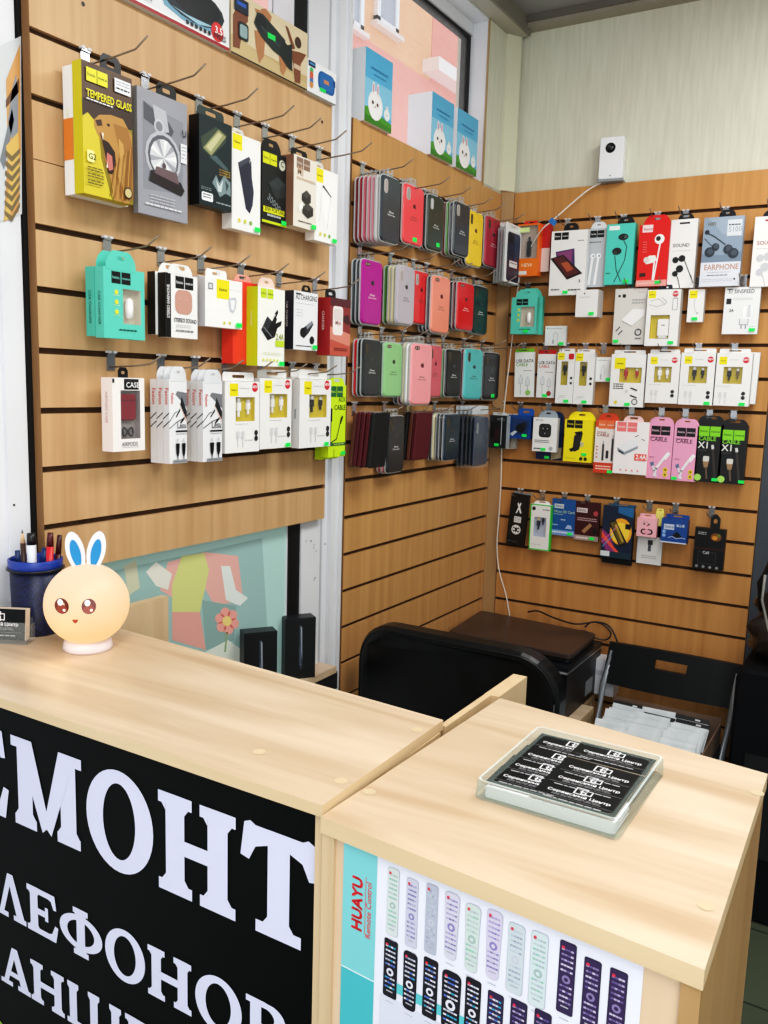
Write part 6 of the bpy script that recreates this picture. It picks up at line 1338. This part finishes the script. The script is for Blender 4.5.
for dy in (0, .016):
    for t in TT:
        for s in SS: vs.append(tuple(gp(s, t, dy)))
ns, nt_ = len(SS), len(TT)
hole = lambda i, j: 3 <= i < 7 and 2 <= j < 5
for L_ in (0, 1):
    for j in range(nt_ - 1):
        for i in range(ns - 1):
            if hole(i, j): continue
            b = L_ * ns * nt_ + j * ns + i; fs.append((b, b + 1, b + ns + 1, b + ns))
N_ = ns * nt_
def wall(i0, j0, i1, j1): a, b = j0 * ns + i0, j1 * ns + i1; fs.append((a, b, b + N_, a + N_))
for i in range(ns - 1): wall(i, 0, i + 1, 0); wall(i, nt_ - 1, i + 1, nt_ - 1)
for j in range(nt_ - 1): wall(0, j, 0, j + 1); wall(ns - 1, j, ns - 1, j + 1)
for i in range(3, 7): wall(i, 2, i + 1, 2); wall(i, 5, i + 1, 5)
for j in range(2, 5): wall(3, j, 3, j + 1); wall(7, j, 7, j + 1)
m.add(vs, fs, BP); m.build('backrest', fc, True)
GT = mat('a2a8ae', .3, .35)
for s in (0, 1):
    a = lerp2(s, .2) + Vector((.012 if s == 0 else -.012, .02, 0)); b = lerp2(s, 1) + Vector((.004 if s == 0 else -.006, .012, 0))
    d = (b - a).normalized(); sl = Vector((b.x - .01 + (.0 if s else .01), Yc - .04, .42))
    m = MB(); m.tube([a, b, sl, Vector((sl.x, -.52, .012))], .0105, GT, 10); m.build('leg', fc, True)
    m = MB(); m.tube([Vector((sl.x + (-.018 if s else .018), -.42, .43)), Vector((sl.x + (-.018 if s else .018), -.06, .012))], .0105, GT, 10); m.build('leg', fc, True)
xl, xr = BL.x + .02, BR.x - .02
m = MB(); m.box(xl, xr, -.47, -.14, .425, .445, BP); m.build('seat', fc, True)
# cardboard tray
ct = thing('cardboard_tray', 'brown cardboard tray on the folding chair holding white parcels', 'tray', ((xl + xr) / 2, -.3, .446))
CB = noise_mat('cardboard', '6a5648', '7c6656', (10, 10, 10), 1.0, 4, .8)
x0, x1, y0, y1 = .53, .858, -.46, -.15
m = MB(); m.box(x0, x1, y0, y1, .4462, .450, CB); m.box(x0, x1, y1 - .004, y1, .45, .53, CB); m.box(x0, x1, y0, y0 + .004, .45, .50, CB); m.box(x0, x0 + .004, y0, y1, .45, .50, CB); m.box(x1 - .004, x1, y0, y1, .45, .515, CB); m.build('tray_body', ct, True)
rnd = random.Random(11)
PB = noise_mat('white_bag', 'c4ccd0', 'dde3e6', (20, 20, 20), 1.0, 4, .35, bump=.3)
bagp = None
def parcel(p, rz, tilt, label, dark):
    o = thing('parts_bag', label, 'bag', p, rz, 'white parts bags in the tray'); o.rotation_euler = (tilt, 0, rz)
    w, h = .1, .078
    m = MB(); vs = []; nx, nz = 7, 6
    for y in (-1, 1):
        for j in range(nz):
            for i in range(nx):
                s, t = i / (nx - 1), j / (nz - 1); bul = math.sin(PI * s) * math.sin(PI * t)
                vs.append(((s - .5) * w, y * (.0006 + .0045 * bul * rnd.uniform(.6, 1.2)), t * h))
    fs = []
    for L_ in (0, 1):
        for j in range(nz - 1):
            for i in range(nx - 1): b = L_ * nx * nz + j * nx + i; fs.append((b, b + 1, b + nx + 1, b + nx))
    m.add(vs, fs, PB, True); m.build('pouch', o)
    m = MB(); m.box(-w / 2, w / 2, -.0012, .0012, h, h + .014, PB if not dark else mat('17191c', .4)); 
    if dark: m.box(w * .1, w * .25, -.0016, -.0012, h + .004, h + .009, 'd8d8da')
    m.build('label_strip' if dark else 'seal', o)
    return o
cols = [('left', .585), ('middle', .675), ('right', .775)]
for ci, (nm, cx) in enumerate(cols):
    for k in range(8):
        y = y1 - .072 - k * .029
        dark = (k == 0 and ci == 0) or (k == 1 and ci == 1) or (k == 0 and ci == 2) or (k == 1 and ci == 2)
        if ci == 0 and k > 6: continue
        parcel((cx + rnd.uniform(-.004, .004), y, .4505 + .0), rnd.uniform(-.07, .07), -.8 + rnd.uniform(-.1, .1), ('white black-labelled parts bag, ' if dark else 'white parts bag, ') + '%s from the back, %s row of the tray' % (ORD[k], nm), dark)

# dark leather bag slumped on a dark case at the right
cs = thing('suitcase', 'dark case standing on the floor right of the folding chair', 'case', (1.12, -.16, 0))
DC = noise_mat('dark_cloth', '0a0b0e', '121418', (6, 6, 6), 1.0, 4, .8, spec=.15)
m = MB(); m.rbox(.905, 1.36, -.30, -.02, .0, .74, DC, .03); m.build('shell', cs, True)
m = MB(); m.box(.95, 1.31, -.306, -.30, .2, .5, mat('101216', .6)); m.build('front_pocket', cs, True)
m = MB(); m.tube([(1.05, -.16, .735), (1.05, -.16, .76), (1.2, -.16, .76), (1.2, -.16, .735)], .008, '0c0d0f'); m.build('handle', cs, True)
bg = thing('leather_bag', 'dark glossy leather bag slumped at the right edge beside the slat wall', 'bag', (1.12, -.15, .742))
m = MB(); rings = []; rb = random.Random(3)
NZ, NA = 14, 40
for j in range(NZ):
    t = j / (NZ - 1); z = .765 + .25 * t; e = (1 - .5 * t ** 3); w2, d2 = .205 * e, .10 * e
    ring = []
    for k in range(NA):
        a = 2 * PI * k / NA; ca, sa = math.cos(a), math.sin(a); p_ = .55
        f = 1 + .07 * math.sin(3 * a + 9 * t) + .05 * math.sin(7 * a - 14 * t) - .10 * math.exp(-((t - .45) / .07) ** 2)
        ring.append((1.12 + w2 * f * math.copysign(abs(ca) ** p_, ca), -.15 + d2 * f * math.copysign(abs(sa) ** p_, sa), z))
    rings.append(ring)
m.loft(rings, DARKLEATHER, True, True); m.build('body', bg, True)
m = MB(); m.tube([(.95, -.245, .9), (.94, -.26, .98), (.97, -.25, 1.07), (1.05, -.22, 1.09), (1.15, -.23, 1.0), (1.2, -.25, .92)], .008, mat('1a1614', .35), 8); m.build('strap', bg, True)
m = MB(); m.tube([on(765, 575, 1, -.275), on(762, 600, 1, -.27), on(768, 628, 1, -.27), on(775, 650, 1, -.27)], .004, mat('8a8a84', .5)); m.build('cord', bg, True)

# white pan and tilt camera on top of the back panel
P, Q = on(600.5, 140, 1, -.012), on(623, 183, 1, -.012)
cxm = (P.x + Q.x) / 2; cw = (Q.x - P.x) * .92; chh = P.z - TOPZ - .008
sc = thing('security_camera', 'white security camera with a round black lens on top of the back slat wall', 'camera', (cxm, -.001, TOPZ + .0005)); sc.rotation_euler.z = .12
m = MB(); m.rbox(-cw / 2, cw / 2, -.03, .016, .0085, .0085 + chh, mat('eef0f2', .3), .006); m.build('housing', sc)
m = MB(); m.add([(-.004 + .0155 * math.cos(2 * PI * k / 24), -.0306, .008 + chh * .74 + .0155 * math.sin(2 * PI * k / 24)) for k in range(24)], [tuple(range(24))], mat('0a0b0d', .12)); m.ball((-.004, -.030, .008 + chh * .74), .0125, .007, .0125, mat('101216', .08), 14); m.ball((-.006, -.036, .008 + chh * .74 + .003), .004, .002, .004, mat('3a424c', .1), 10); m.build('lens', sc)
m = MB(); m.add([(.0 + .002 * math.cos(2 * PI * k / 10), -.0304, .018 + .002 * math.sin(2 * PI * k / 10)) for k in range(10)], [tuple(range(10))], '22262a'); m.build('status_light', sc)
m = MB(); m.rbox(-cw / 2 - .002, cw / 2 + .004, -.032, .018, 0, .008, mat('a8b0b4', .15, 0, 0, .7), .003); m.build('base', sc)
cab = [on(601, 183, 1, -.02), on(588, 190, 1, -.03), on(570, 205, 1, -.05), on(552, 221, 1, -.09), on(540, 232, 1, -.09), on(524, 262, 1, -.045), on(516, 300, 1, -.03), on(512, 340, 1, -.03), on(505, 400, 1, -.03), on(502, 440, 1, -.035), on(501, 480, 1, -.035), on(499, 515, 1, -.03), on(497, 545, 1, -.03), on(499, 570, 1, -.03), on(506, 595, 1, -.03), on(510, 618, 1, -.03)]
def smooth(P, n=4):
    out = []
    for k in range(len(P) - 1):
        a, b, c, d = P[max(k - 1, 0)], P[k], P[k + 1], P[min(k + 2, len(P) - 1)]
        for j in range(n):
            t = j / n; out.append(.5 * ((2 * b) + (c - a) * t + (2 * a - 5 * b + 4 * c - d) * t * t + (3 * b - a - 3 * c + d) * t ** 3))
    return out + [P[-1]]
o = MB().tube(smooth(cab), .0022, mat('e6e2da', .5)).build('camera_cable'); tag(o, 'thin white cable running from the camera down the corner of the slat walls', 'cable')
q = on(553, 222, 1, -.1)
o = MB().prism([(-.016, .004), (-.004, .014), (.014, .0), (.004, -.014)], -.001, .001, mat('2c7ac4', .5)).build('cable_tag'); o.location = q; tag(o, 'small blue tag clipped to the white cable above the orange box', 'tag')
bc = [on(528, 612, 1, -.04), on(538, 611, 1, -.04), on(552, 617, 1, -.05), on(575, 624, 1, -.05), on(597, 622, 1, -.03), on(610, 627, 1, -.03), on(618, 643, 1, -.04)]
o = MB().tube(smooth(bc), .003, mat('141416', .4)).build('black_cable'); tag(o, 'long black cable looping behind the laptop towards the folding chair', 'cable')
bc = [on(592, 637, 1, -.045), on(605, 640, 1, -.035), on(611, 634, 1, -.03), on(604, 625, 1, -.03), on(592, 622, 1, -.03), on(585, 627, 1, -.035)]
o = MB().tube(smooth(bc), .003, mat('141416', .4)).build('black_cable'); tag(o, 'short black cable loop at the right rear corner of the laptop', 'cable')
# sticker poster on the white wall
pp = [on(-30, 60, 0, -.0185), on(21, 36, 0, -.0185), on(22, 214, 0, -.0185), on(-30, 232, 0, -.0185)]
st = thing('wall_poster', 'poster with orange and grey striped drawing on the white wall, left edge', 'poster', tuple(pp[3]))
m = MB(); m.keep = True
m.add([tuple(p) for p in pp], [(0, 1, 2, 3)], mat('cfd4d6', .5))
def sp2(pts, c, k): q = [on(u, v, 0, -.0183 + .0002 * k) for u, v in pts]; m.add([tuple(p) for p in q], [tuple(range(len(q)))], c)
sp2([(6, 80), (20, 44), (21, 150), (19, 212), (4, 222), (8, 150)], 'cf9a5c', 1); sp2([(6, 100), (19, 78), (19, 92), (6, 108)], '6a4a30', 2)
sp2([(12, 90), (16, 74), (18, 90), (18, 132), (12, 140), (8, 120)], '8a9098', 2); sp2([(0, 160), (12, 108), (14, 120), (4, 170)], '7a8088', 2)
sp2([(6, 146), (18, 132), (20, 160), (18, 190), (8, 220), (4, 220), (10, 180)], 'd8b464', 3)
for k in range(7): sp2([(6 - k * .3, 150 + 10 * k), (12, 156 + 10 * k), (20, 148 + 9 * k), (20, 153 + 9 * k), (12, 162 + 10 * k), (5, 155 + 10 * k)], '7a6a4c', 4)
m.build('print', st, True)
# ================================================================== LIGHT
w = bpy.data.worlds.new('world'); bpy.context.scene.world = w; w.use_nodes = True
bg_ = w.node_tree.nodes['Background']; bg_.inputs['Color'].default_value = (.93, .96, 1.0, 1); bg_.inputs['Strength'].default_value = 1.08
def area(name, loc, rot, sx, sy, power, col=(1, 1, 1)):
    l = bpy.data.lights.new(name, 'AREA'); l.shape = 'RECTANGLE'; l.size = sx; l.size_y = sy; l.energy = power; l.color = col
    o = bpy.data.objects.new(name, l); COL.objects.link(o); o.location = loc; o.rotation_euler = rot; return o
area('ceiling_lamp', (1.25, -1.1, 2.66), (0, 0, 0), .6, 1.2, 24, (1, .99, .975))
area('ceiling_lamp', (1.3, -2.9, 2.66), (0, 0, 0), .6, 1.2, 26, (1, .99, .975))
area('shopfront_daylight', (2.2, -3.9, 1.7), (math.radians(78), 0, math.radians(40)), 1.6, 1.8, 17, (.95, .98, 1))
l = bpy.data.lights.new('lamp_bulb', 'POINT'); l.energy = .035; l.color = (1, .72, .4); l.shadow_soft_size = .03
o = bpy.data.objects.new('lamp_bulb', l); COL.objects.link(o); o.location = (lc.x + .02, lc.y - .09, ZH + .03)
